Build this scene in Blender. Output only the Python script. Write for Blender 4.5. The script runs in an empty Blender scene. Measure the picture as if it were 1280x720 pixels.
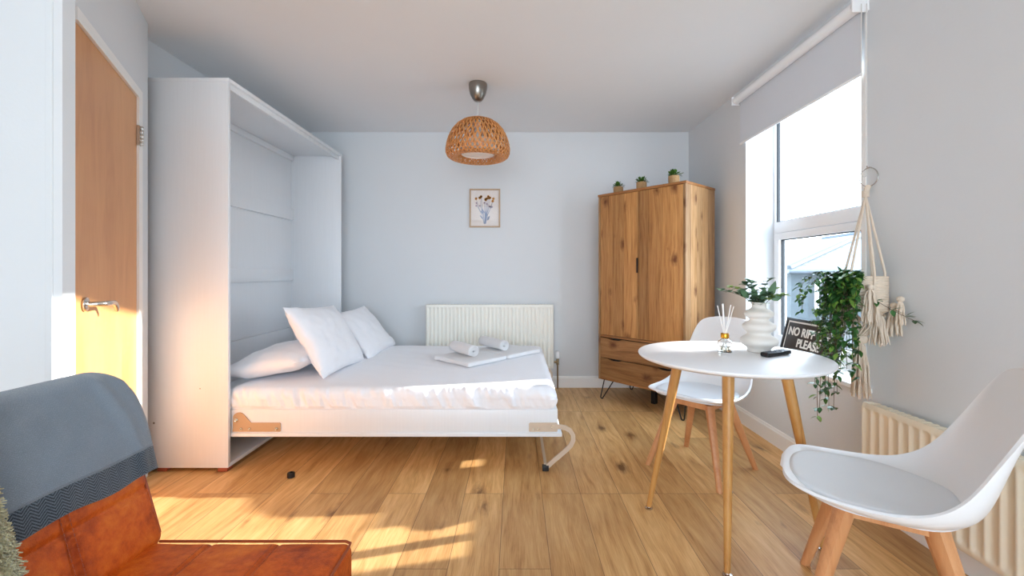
import bpy, math, random
from math import pi, sin, cos, radians
from mathutils import Vector, Matrix, noise

random.seed(7)
sc = bpy.context.scene
col = sc.collection

# ------------------------------------------------------------------ camera, sky, sun, exposure
FPX = 545.0
cam_d = bpy.data.cameras.new('camera')
cam_d.sensor_width = 36.0
cam_d.lens = FPX / 1280.0 * 36.0
cam_d.shift_x = -5.0 / 1280.0
cam_d.shift_y = -19.0 / 1280.0
cam_d.clip_start = 0.02
cam = bpy.data.objects.new('camera', cam_d)
cam.location = (0, 0, 1.10)
cam.rotation_euler = (pi / 2, 0, 0)
col.objects.link(cam)
sc.camera = cam

sc.view_settings.view_transform = 'Standard'
sc.view_settings.look = 'None'
sc.view_settings.gamma = 1.0
sc.view_settings.use_curve_mapping = False
sc.view_settings.exposure = 0.66
sc.cycles.use_denoising = True
sc.cycles.max_bounces = 10
sc.cycles.diffuse_bounces = 8
sc.cycles.transparent_max_bounces = 12
sc.cycles.sample_clamp_indirect = 6.0

SKY_STRENGTH = 6.5
SUN_STRENGTH = 10.5
world = bpy.data.worlds.new('sky')
sc.world = world
world.use_nodes = True
wn, wl = world.node_tree.nodes, world.node_tree.links
wbg = wn['Background']
wbg.inputs['Strength'].default_value = SKY_STRENGTH
wtc = wn.new('ShaderNodeTexCoord')
wsep = wn.new('ShaderNodeSeparateXYZ')
wramp = wn.new('ShaderNodeValToRGB')
wl.new(wtc.outputs['Generated'], wsep.inputs[0])
wl.new(wsep.outputs['Z'], wramp.inputs[0])
wramp.color_ramp.elements[0].position = 0.0
wramp.color_ramp.elements[0].color = (0.82, 0.912, 1.0, 1)
wramp.color_ramp.elements[1].position = 0.7
wramp.color_ramp.elements[1].color = (0.66, 0.83, 1.0, 1)
wl.new(wramp.outputs[0], wbg.inputs['Color'])

SUN_DIR = Vector((-1.0, -0.235, -0.3235)).normalized()
sun_d = bpy.data.lights.new('sun', 'SUN')
sun_d.energy = SUN_STRENGTH
sun_d.angle = radians(0.8)
sun_d.color = (1.0, 0.93, 0.83)
sun = bpy.data.objects.new('sun', sun_d)
sun.rotation_euler = SUN_DIR.to_track_quat('-Z', 'Y').to_euler()
sun.location = (6, 3, 4)
col.objects.link(sun)


def portal(name, loc, rot, sx, sy):
    d = bpy.data.lights.new(name, 'AREA')
    d.shape = 'RECTANGLE'
    d.size = sx
    d.size_y = sy
    d.cycles.is_portal = True
    o = bpy.data.objects.new(name, d)
    o.location = loc
    o.rotation_euler = rot
    col.objects.link(o)


# room measures
YB = 4.19      # rear wall seen by the camera
XR = 1.66      # right wall
XL = -2.13     # left wall behind the bed
ZC = 2.45      # ceiling
YN = -2.9      # wall behind the camera
XN = -2.35     # left wall near the camera
WX = 1.86      # window frame plane
WY0, WY1, WZ0, WZ1 = 2.094, 3.147, 0.56, 2.25   # window opening
RX0, RX1, RZ0, RZ1 = -1.6, 1.4, 0.4, 2.2       # unseen second window behind the camera, added as fill light

portal('window_portal', (WX + 0.16, (WY0 + WY1) / 2, (WZ0 + WZ1) / 2), (0, pi / 2, 0), WZ1 - WZ0, WY1 - WY0)
portal('fill_window_portal', ((RX0 + RX1) / 2, YN - 0.2, (RZ0 + RZ1) / 2), (pi / 2, 0, 0), RX1 - RX0, RZ1 - RZ0)


# ------------------------------------------------------------------ mesh helpers
class MB:
    def __init__(s):
        s.v = []
        s.f = []

    def add(s, vs, fs):
        n = len(s.v)
        s.v += [tuple(p) for p in vs]
        s.f += [tuple(i + n for i in f) for f in fs]
        return s

    def box(s, x0, y0, z0, x1, y1, z1, M=None):
        vs = [Vector((x, y, z)) for z in (z0, z1) for y in (y0, y1) for x in (x0, x1)]
        if M is not None:
            vs = [M @ p for p in vs]
        return s.add(vs, [(0, 2, 3, 1), (4, 5, 7, 6), (0, 1, 5, 4), (2, 6, 7, 3), (0, 4, 6, 2), (1, 3, 7, 5)])

    def rbox(s, x0, y0, z0, x1, y1, z1, r=0.004, M=None, n=3):
        """box with rounded edges"""
        c = Vector(((x0 + x1) / 2, (y0 + y1) / 2, (z0 + z1) / 2))
        h = Vector((abs(x1 - x0) / 2, abs(y1 - y0) / 2, abs(z1 - z0) / 2))
        r = min(r, h.x * .98, h.y * .98, h.z * .98)
        return s.softbox(c, h, r, (2, 2, 2), n, M)

    def softbox(s, c, h, r, seg, n=3, M=None, fn=None):
        """rounded box; seg = flat divisions per axis, n = divisions of the rounding"""
        ax = []
        for k in range(3):
            a = []
            for i in range(n):
                t = i / n
                a.append(-h[k] + r * (1 - cos(t * pi / 2)) * 1.0)
            for i in range(seg[k] + 1):
                a.append(-h[k] + r + (2 * h[k] - 2 * r) * i / seg[k])
            for i in range(n - 1, -1, -1):
                t = i / n
                a.append(h[k] - r * (1 - cos(t * pi / 2)))
            ax.append(a)
        idx = {}
        vs = []
        fs = []

        def vert(i, j, k):
            key = (i, j, k)
            if key in idx:
                return idx[key]
            p = Vector((ax[0][i], ax[1][j], ax[2][k]))
            q = Vector([max(-(h[a] - r), min(h[a] - r, p[a])) for a in range(3)])
            d = p - q
            # map the cube corner offsets to a sphere
            m = max(abs(d.x), abs(d.y), abs(d.z))
            if d.length > 1e-9:
                e = Vector([math.sin(max(-1, min(1, dd / r)) * pi / 2 * 0.999) if False else dd for dd in d])
                p = q + e.normalized() * r
            if fn:
                p = fn(p)
            p = p + c
            if M is not None:
                p = M @ p
            idx[key] = len(vs)
            vs.append(p)
            return idx[key]
        N = [len(a) - 1 for a in ax]
        for i in range(N[0]):
            for j in range(N[1]):
                fs.append((vert(i, j, 0), vert(i, j + 1, 0), vert(i + 1, j + 1, 0), vert(i + 1, j, 0)))
                fs.append((vert(i, j, N[2]), vert(i + 1, j, N[2]), vert(i + 1, j + 1, N[2]), vert(i, j + 1, N[2])))
        for i in range(N[0]):
            for k in range(N[2]):
                fs.append((vert(i, 0, k), vert(i + 1, 0, k), vert(i + 1, 0, k + 1), vert(i, 0, k + 1)))
                fs.append((vert(i, N[1], k), vert(i, N[1], k + 1), vert(i + 1, N[1], k + 1), vert(i + 1, N[1], k)))
        for j in range(N[1]):
            for k in range(N[2]):
                fs.append((vert(0, j, k), vert(0, j, k + 1), vert(0, j + 1, k + 1), vert(0, j + 1, k)))
                fs.append((vert(N[0], j, k), vert(N[0], j + 1, k), vert(N[0], j + 1, k + 1), vert(N[0], j, k + 1)))
        return s.add(vs, fs)

    def tube(s, pts, r, n=10, cap=True, sq=1.0):
        """round tube through pts; r a number or one per point; sq flattens along the second frame axis"""
        pts = [Vector(p) for p in pts]
        rs = r if isinstance(r, (list, tuple)) else [r] * len(pts)
        vs, fs = [], []
        t0 = (pts[1] - pts[0]).normalized()
        up = Vector((0, 0, 1)) if abs(t0.z) < .9 else Vector((0, 1, 0))
        a = t0.cross(up).normalized()
        for i, p in enumerate(pts):
            if i == 0:
                t = pts[1] - pts[0]
            elif i == len(pts) - 1:
                t = pts[-1] - pts[-2]
            else:
                t = (pts[i + 1] - pts[i]).normalized() + (pts[i] - pts[i - 1]).normalized()
            t.normalize()
            a = (a - t * a.dot(t)).normalized()
            b = t.cross(a)
            for k in range(n):
                w = 2 * pi * k / n
                vs.append(p + a * rs[i] * cos(w) + b * rs[i] * sin(w) * sq)
        for i in range(len(pts) - 1):
            for k in range(n):
                k2 = (k + 1) % n
                fs.append((i * n + k, i * n + k2, (i + 1) * n + k2, (i + 1) * n + k))
        if cap:
            fs.append(tuple(range(n - 1, -1, -1)))
            fs.append(tuple((len(pts) - 1) * n + k for k in range(n)))
        return s.add(vs, fs)

    def lathe(s, prof, n=32, c=(0, 0, 0), capb=True, capt=True):
        c = Vector(c)
        vs, fs = [], []
        for (r, z) in prof:
            for k in range(n):
                w = 2 * pi * k / n
                vs.append(c + Vector((r * cos(w), r * sin(w), z)))
        for i in range(len(prof) - 1):
            for k in range(n):
                k2 = (k + 1) % n
                fs.append((i * n + k, i * n + k2, (i + 1) * n + k2, (i + 1) * n + k))
        if capb:
            fs.append(tuple(range(n - 1, -1, -1)))
        if capt:
            fs.append(tuple((len(prof) - 1) * n + k for k in range(n)))
        return s.add(vs, fs)

    def prism(s, poly, fn, d0, d1):
        """extrude a polygon [(a,b)] from d0 to d1; fn(a,b,d) -> point"""
        n = len(poly)
        vs = [fn(a, b, d0) for a, b in poly] + [fn(a, b, d1) for a, b in poly]
        fs = [tuple(range(n - 1, -1, -1)), tuple(range(n, 2 * n))]
        for i in range(n):
            j = (i + 1) % n
            fs.append((i, j, n + j, n + i))
        return s.add(vs, fs)

    def grid(s, fn, nu, nv, closeu=False):
        vs = [fn(i / nu, j / nv) for i in range(nu + 1) for j in range(nv + 1)]
        fs = []
        for i in range(nu):
            for j in range(nv):
                a = i * (nv + 1) + j
                fs.append((a, a + nv + 1, a + nv + 2, a + 1))
        return s.add(vs, fs)

    def build(s, name, mat, parent=None, smooth=None, loc=None, weld=False, recalc=True, mods=()):
        me = bpy.data.meshes.new(name)
        me.from_pydata(s.v, [], s.f)
        me.update()
        import bmesh
        bm = bmesh.new()
        bm.from_mesh(me)
        if weld:
            bmesh.ops.remove_doubles(bm, verts=bm.verts, dist=1e-5)
        if recalc:
            bmesh.ops.recalc_face_normals(bm, faces=bm.faces)
        if smooth is not None:
            ang = radians(smooth)
            for f in bm.faces:
                f.smooth = True
            for e in bm.edges:
                if len(e.link_faces) == 2:
                    e.smooth = e.calc_face_angle(0) < ang
        bm.to_mesh(me)
        bm.free()
        if mat:
            me.materials.append(mat)
        o = bpy.data.objects.new(name, me)
        col.objects.link(o)
        if parent:
            o.parent = parent
        if loc:
            o.location = loc
        return o


def tag(o, label=None, cat=None, group=None, kind=None):
    if label:
        o['label'] = label
    if cat:
        o['category'] = cat
    if group:
        o['group'] = group
    if kind:
        o['kind'] = kind
    return o


def empty(name, loc=(0, 0, 0), rz=0.0, label=None, cat=None, group=None, kind=None):
    o = bpy.data.objects.new(name, None)
    o.empty_display_size = .1
    o.location = loc
    o.rotation_euler = (0, 0, rz)
    col.objects.link(o)
    return tag(o, label, cat, group, kind)


def kids(o):
    return [c for c in bpy.data.objects if c.parent == o]


def copy_tree(o, parent=None):
    c = o.copy()
    col.objects.link(c)
    c.parent = parent
    for ch in kids(o):
        copy_tree(ch, c)
    return c


def struct(name, mb, mat, parent=None, **k):
    o = mb.build(name, mat, parent, **k)
    if parent is None:
        o['kind'] = 'structure'
    return o


def mod_sub(o, lv=1):
    m = o.modifiers.new('s', 'SUBSURF')
    m.levels = lv
    m.render_levels = lv
    return o


def mod_solid(o, t, off=-1):
    m = o.modifiers.new('t', 'SOLIDIFY')
    m.thickness = t
    m.offset = off
    return o


def fbm(x, y, z=0.0, o=3):
    return noise.fractal(Vector((x, y, z)), 1.0, 2.0, o)


# ------------------------------------------------------------------ materials
def lin(c):
    return tuple(((v / 255.0) / 12.92 if v / 255.0 <= .04045 else ((v / 255.0 + .055) / 1.055) ** 2.4) for v in c) + (1,)


def mat(name, rgb, rough=.5, metal=0.0, spec=.5, bump=0.0, bscale=200.0, var=0.0, vscale=6.0, sub=0.0, coat=0.0, sheen=0.0):
    m = bpy.data.materials.new(name)
    m.use_nodes = True
    N, L = m.node_tree.nodes, m.node_tree.links
    b = N['Principled BSDF']
    c = lin(rgb)
    b.inputs['Base Color'].default_value = c
    b.inputs['Roughness'].default_value = rough
    b.inputs['Metallic'].default_value = metal
    b.inputs['Specular IOR Level'].default_value = spec
    b.inputs['Coat Weight'].default_value = coat
    b.inputs['Sheen Weight'].default_value = sheen
    if sub:
        b.inputs['Subsurface Weight'].default_value = sub
        b.inputs['Subsurface Radius'].default_value = (.01, .01, .01)
    tc = N.new('ShaderNodeTexCoord')
    if bump:
        n = N.new('ShaderNodeTexNoise')
        n.inputs['Scale'].default_value = bscale
        n.inputs['Detail'].default_value = 3
        bp = N.new('ShaderNodeBump')
        bp.inputs['Strength'].default_value = bump
        bp.inputs['Distance'].default_value = .01
        L.new(tc.outputs['Object'], n.inputs['Vector'])
        L.new(n.outputs['Fac'], bp.inputs['Height'])
        L.new(bp.outputs['Normal'], b.inputs['Normal'])
    n2 = N.new('ShaderNodeTexNoise')
    n2.inputs['Scale'].default_value = vscale
    n2.inputs['Detail'].default_value = 4
    mx = N.new('ShaderNodeMix')
    mx.data_type = 'RGBA'
    v = max(var, 0.01)
    mx.inputs['A'].default_value = tuple(x * (1 - v) for x in c[:3]) + (1,)
    mx.inputs['B'].default_value = tuple(min(1, x * (1 + v)) for x in c[:3]) + (1,)
    L.new(tc.outputs['Object'], n2.inputs['Vector'])
    L.new(n2.outputs['Fac'], mx.inputs['Factor'])
    L.new(mx.outputs['Result'], b.inputs['Base Color'])
    return m


class NG:
    """tiny node writing helper"""
    def __init__(s, m):
        m.use_nodes = True
        s.N, s.L = m.node_tree.nodes, m.node_tree.links
        s.b = s.N['Principled BSDF']

    def new(s, t, **kw):
        n = s.N.new(t)
        for k, v in kw.items():
            setattr(n, k, v)
        return n

    def put(s, inp, v):
        if hasattr(v, 'is_output') or isinstance(v, bpy.types.NodeSocket):
            s.L.new(v, inp)
        elif v is not None:
            inp.default_value = v

    def math(s, op, a, b=None, c=None):
        n = s.new('ShaderNodeMath', operation=op)
        s.put(n.inputs[0], a)
        s.put(n.inputs[1], b)
        if c is not None:
            s.put(n.inputs[2], c)
        return n.outputs[0]

    def comb(s, x, y, z):
        n = s.new('ShaderNodeCombineXYZ')
        s.put(n.inputs[0], x)
        s.put(n.inputs[1], y)
        s.put(n.inputs[2], z)
        return n.outputs[0]

    def obj(s):
        t = s.new('ShaderNodeTexCoord')
        p = s.new('ShaderNodeSeparateXYZ')
        s.L.new(t.outputs['Object'], p.inputs[0])
        return t.outputs['Object'], p.outputs[0], p.outputs[1], p.outputs[2]

    def noise(s, vec, scale, detail=3, rough=.5, dist=0.0):
        n = s.new('ShaderNodeTexNoise')
        s.put(n.inputs['Vector'], vec)
        n.inputs['Scale'].default_value = scale
        n.inputs['Detail'].default_value = detail
        n.inputs['Roughness'].default_value = rough
        n.inputs['Distortion'].default_value = dist
        return n.outputs['Fac']

    def ramp(s, fac, stops):
        n = s.new('ShaderNodeValToRGB')
        s.put(n.inputs[0], fac)
        e = n.color_ramp.elements
        while len(e) < len(stops):
            e.new(.5)
        for i, (p, c) in enumerate(stops):
            e[i].position = p
            e[i].color = c if len(c) == 4 else tuple(c) + (1,)
        return n.outputs[0]

    def mix(s, f, a, b, blend='MIX'):
        n = s.new('ShaderNodeMix', data_type='RGBA', blend_type=blend)
        s.put(n.inputs['Factor'], f)
        s.put(n.inputs['A'], a)
        s.put(n.inputs['B'], b)
        return n.outputs['Result']

    def bump(s, h, strength, dist=.01):
        n = s.new('ShaderNodeBump')
        n.inputs['Strength'].default_value = strength
        n.inputs['Distance'].default_value = dist
        s.put(n.inputs['Height'], h)
        s.L.new(n.outputs['Normal'], s.b.inputs['Normal'])


def W(v):
    return (v, v, v, 1)


def wood(name, light, mid, dark, along='z', plank=0.0, knots=0.0, rough=.45, grain=1.0, plank_ax='x', seed=0.0, kscale=4.2):
    """board or solid wood; grain runs along one axis of the object"""
    m = bpy.data.materials.new(name)
    g = NG(m)
    vec, x, y, z = g.obj()
    ax = {'x': x, 'y': y, 'z': z}
    a = ax[along]
    o1, o2 = [ax[k] for k in 'xyz' if k != along]
    pid = None
    if plank:
        pid_n = g.math('FLOOR', g.math('DIVIDE', g.math('ADD', ax[plank_ax], 10.0), plank))
        wn_ = g.new('ShaderNodeTexWhiteNoise', noise_dimensions='1D')
        g.put(wn_.inputs['W'], g.math('ADD', pid_n, seed))
        pid = wn_.outputs['Value']
        off = g.math('MULTIPLY', pid, 31.0)
        a = g.math('ADD', a, off)
    # long soft distortion
    base = g.comb(g.math('MULTIPLY', o1, 1.0), g.math('MULTIPLY', o2, 1.0), g.math('MULTIPLY', a, .16))
    warp = g.noise(base, 5.0, 2, .5)
    if knots:
        vo = g.new('ShaderNodeTexVoronoi', feature='F1', voronoi_dimensions='2D')
        g.put(vo.inputs['Vector'], g.comb(g.math('ADD', o1, o2), g.math('MULTIPLY', a, .72), 0.0))
        vo.inputs['Scale'].default_value = kscale
        vs_ = g.new('ShaderNodeSeparateColor')
        g.L.new(vo.outputs['Color'], vs_.inputs[0])
        # every cell has its own knot size, some have none
        kd = g.math('ADD', vo.outputs['Distance'], g.math('MULTIPLY', g.math('MAXIMUM', g.math('SUBTRACT', vs_.outputs[0], .22), 0.0), .26))
        kn = g.math('ADD', kd, g.math('MULTIPLY', g.math('SUBTRACT', g.noise(vec, 34, 3, .6), .5), .16))
        pull = g.math('DIVIDE', .055, g.math('ADD', kd, .06))
    else:
        pull = None
    lines = g.math('ADD', g.math('MULTIPLY', g.math('ADD', o1, g.math('MULTIPLY', o2, .8)), 1.0), g.math('MULTIPLY', warp, .12))
    if pull is not None:
        lines = g.math('ADD', lines, g.math('MULTIPLY', pull, .06))
    ringv = g.comb(lines, 0.0, g.math('MULTIPLY', a, .05))
    n1 = g.noise(ringv, 38 * grain, 4, .65)
    n2 = g.noise(g.comb(g.math('MULTIPLY', o1, 1.0), g.math('MULTIPLY', o2, 1.0), g.math('MULTIPLY', a, .03)), 260, 2, .5)
    f = g.math('ADD', g.math('MULTIPLY', n1, .8), g.math('MULTIPLY', n2, .2))
    c = g.ramp(f, [(.33, lin(dark)), (.46, lin(mid)), (.64, lin(light))])
    if pid is not None:
        c = g.mix(.75, c, g.ramp(pid, [(0, W(.62)), (.5, W(.9)), (1, W(1.15))]), 'MULTIPLY')
    if knots:
        core = g.ramp(kn, [(.03, W(1)), (.10, W(.5)), (.20, W(0))])
        c = g.mix(g.math('MULTIPLY', core, knots), c, tuple(v * q for v, q in zip(lin(dark)[:3], (.55, .38, .3))) + (1,))
    g.L.new(c, g.b.inputs['Base Color'])
    g.b.inputs['Roughness'].default_value = rough
    g.bump(f, .12, .004)
    return m


def floor_material():
    m = bpy.data.materials.new('oak_laminate')
    g = NG(m)
    vec, x, y, z = g.obj()
    WP, LP = .192, 1.285
    u = g.math('DIVIDE', g.math('SUBTRACT', x, .129 - 20 * .192), WP)
    row = g.math('FLOOR', u)
    wr = g.new('ShaderNodeTexWhiteNoise', noise_dimensions='1D')
    g.put(wr.inputs['W'], row)
    off = g.math('MULTIPLY', g.math('GREATER_THAN', wr.outputs['Value'], .68), .57)
    v = g.math('DIVIDE', g.math('SUBTRACT', g.math('SUBTRACT', y, 2.172 - 20 * LP), g.math('MULTIPLY', off, LP)), LP)
    coln = g.math('FLOOR', v)
    wp = g.new('ShaderNodeTexWhiteNoise', noise_dimensions='2D')
    g.put(wp.inputs['Vector'], g.comb(row, coln, 0.0))
    pid = wp.outputs['Value']
    fx = g.math('FRACT', u)
    fy = g.math('FRACT', v)
    ex = g.math('MULTIPLY', g.math('MINIMUM', fx, g.math('SUBTRACT', 1.0, fx)), WP)
    ey = g.math('MULTIPLY', g.math('MINIMUM', fy, g.math('SUBTRACT', 1.0, fy)), LP)
    seam = g.math('LESS_THAN', g.math('MINIMUM', ex, ey), .0013)
    yy = g.math('ADD', y, g.math('MULTIPLY', pid, 37.0))
    xx = g.math('ADD', x, g.math('MULTIPLY', pid, 11.0))
    warp = g.noise(g.comb(xx, g.math('MULTIPLY', yy, .28), 0.0), 6.0, 2, .5)
    # cathedral rings
    lines = g.math('ADD', xx, g.math('MULTIPLY', warp, .13))
    n1 = g.noise(g.comb(lines, g.math('MULTIPLY', yy, .07), 0.0), 36, 4, .6)
    n2 = g.noise(g.comb(xx, g.math('MULTIPLY', yy, .035), 0.0), 230, 3, .6)
    f = g.math('ADD', g.math('MULTIPLY', n1, .62), g.math('MULTIPLY', n2, .38))
    c = g.ramp(f, [(.32, lin((170, 122, 70))), (.46, lin((206, 160, 102))), (.62, lin((224, 184, 128)))])
    c = g.mix(1.0, c, g.ramp(pid, [(0, (.78, .74, .70, 1)), (.5, (.96, .95, .94, 1)), (1, (1.14, 1.14, 1.14, 1))]), 'MULTIPLY')
    big = g.noise(g.comb(g.math('MULTIPLY', xx, 1.0), g.math('MULTIPLY', yy, .35), 0.0), 5.5, 3, .55)
    c = g.mix(1.0, c, g.ramp(big, [(.34, (.84, .80, .76, 1)), (.52, W(1.0))]), 'MULTIPLY')
    vo = g.new('ShaderNodeTexVoronoi', feature='F1', voronoi_dimensions='2D')
    g.put(vo.inputs['Vector'], g.comb(xx, g.math('MULTIPLY', yy, .42), 0.0))
    vo.inputs['Scale'].default_value = 3.6
    vs_ = g.new('ShaderNodeSeparateColor')
    g.L.new(vo.outputs['Color'], vs_.inputs[0])
    kn = g.math('ADD', g.math('ADD', vo.outputs['Distance'], g.math('MULTIPLY', vs_.outputs[0], .22)), g.math('MULTIPLY', g.math('SUBTRACT', g.noise(g.comb(xx, g.math('MULTIPLY', yy, .3), 0.0), 34, 3, .65), .5), .30))
    core = g.ramp(kn, [(.02, W(1)), (.10, W(.35)), (.17, W(0))])
    c = g.mix(g.math('MULTIPLY', core, .82), c, lin((96, 58, 30)))
    c = g.mix(g.math('MULTIPLY', seam, .72), c, lin((84, 52, 30)))
    g.L.new(c, g.b.inputs['Base Color'])
    g.put(g.b.inputs['Roughness'], g.math('ADD', .36, g.math('MULTIPLY', n2, .16)))
    g.b.inputs['Specular IOR Level'].default_value = .45
    g.bump(g.math('SUBTRACT', g.math('MULTIPLY', f, .15), seam), .18, .003)
    return m


def pane_material(name='window_glass', tint=(.97, .985, 1.0), strength=1.0, haze=0.0):
    m = bpy.data.materials.new(name)
    m.use_nodes = True
    N, L = m.node_tree.nodes, m.node_tree.links
    N.remove(N['Principled BSDF'])
    tr = N.new('ShaderNodeBsdfTransparent')
    tr.inputs[0].default_value = tint + (1,)
    gl = N.new('ShaderNodeBsdfGlossy')
    gl.inputs['Roughness'].default_value = .01
    fr = N.new('ShaderNodeLayerWeight')
    fr.inputs['Blend'].default_value = .5
    pw = N.new('ShaderNodeMath')
    pw.operation = 'POWER'
    pw.inputs[1].default_value = 5.0
    mu = N.new('ShaderNodeMath')
    mu.operation = 'MULTIPLY_ADD'
    mu.inputs[1].default_value = .5 * strength
    mu.inputs[2].default_value = .022 * strength
    mx = N.new('ShaderNodeMixShader')
    L.new(fr.outputs['Facing'], pw.inputs[0])
    L.new(pw.outputs[0], mu.inputs[0])
    L.new(mu.outputs[0], mx.inputs[0])
    L.new(tr.outputs[0], mx.inputs[1])
    L.new(gl.outputs[0], mx.inputs[2])
    L.new(mx.outputs[0], N['Material Output'].inputs[0])
    return m


def herringbone(name, ca, cb, amt=1.0, sc_=26.0, rough=.95):
    m = bpy.data.materials.new(name)
    g = NG(m)
    vec, x, y, z = g.obj()
    v = g.math('MULTIPLY', y, sc_)
    zz = g.math('PINGPONG', v, .5)
    st = g.math('FRACT', g.math('ADD', g.math('MULTIPLY', z, sc_ * 4.2), g.math('MULTIPLY', zz, 4.0)))
    n = g.noise(vec, 700, 2, .7)
    st2 = g.math('ADD', g.math('MULTIPLY', g.math('GREATER_THAN', st, .5), amt), g.math('MULTIPLY', g.math('SUBTRACT', n, .5), 2.2))
    c = g.mix(g.math('ADD', st2, .0), lin(ca), lin(cb))
    big = g.noise(vec, 9, 3)
    c = g.mix(1.0, c, g.ramp(big, [(.3, W(.9)), (.7, W(1.05))]), 'MULTIPLY')
    g.L.new(c, g.b.inputs['Base Color'])
    g.b.inputs['Roughness'].default_value = rough
    g.b.inputs['Sheen Weight'].default_value = .4
    g.b.inputs['Specular IOR Level'].default_value = .15
    g.bump(st2, .35, .002)
    return m


def leather():
    m = bpy.data.materials.new('tan_leather')
    g = NG(m)
    vec, x, y, z = g.obj()
    a = g.noise(vec, 7, 5, .6)
    b = g.noise(vec, 45, 4, .65)
    f = g.math('ADD', g.math('MULTIPLY', a, .65), g.math('MULTIPLY', b, .35))
    c = g.ramp(f, [(.36, lin((148, 54, 4))), (.5, lin((198, 86, 14))), (.66, lin((222, 118, 34)))])
    g.L.new(c, g.b.inputs['Base Color'])
    g.b.inputs['Roughness'].default_value = .5
    g.b.inputs['Specular IOR Level'].default_value = .3
    vo = g.new('ShaderNodeTexVoronoi', feature='F1')
    g.put(vo.inputs['Vector'], vec)
    vo.inputs['Scale'].default_value = 420
    g.bump(g.math('ADD', vo.outputs['Distance'], g.math('MULTIPLY', b, 2.0)), .22, .003)
    return m


def painted_board():
    """white foil board with a faint upright grain"""
    m = bpy.data.materials.new('white_board')
    g = NG(m)
    vec, x, y, z = g.obj()
    n = g.noise(g.comb(x, y, g.math('MULTIPLY', z, .03)), 120, 3, .6)
    c = g.ramp(n, [(.3, lin((228, 231, 234))), (.7, lin((231, 234, 237)))])
    g.L.new(c, g.b.inputs['Base Color'])
    g.b.inputs['Roughness'].default_value = .34
    g.bump(n, .04, .001)
    return m


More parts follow.
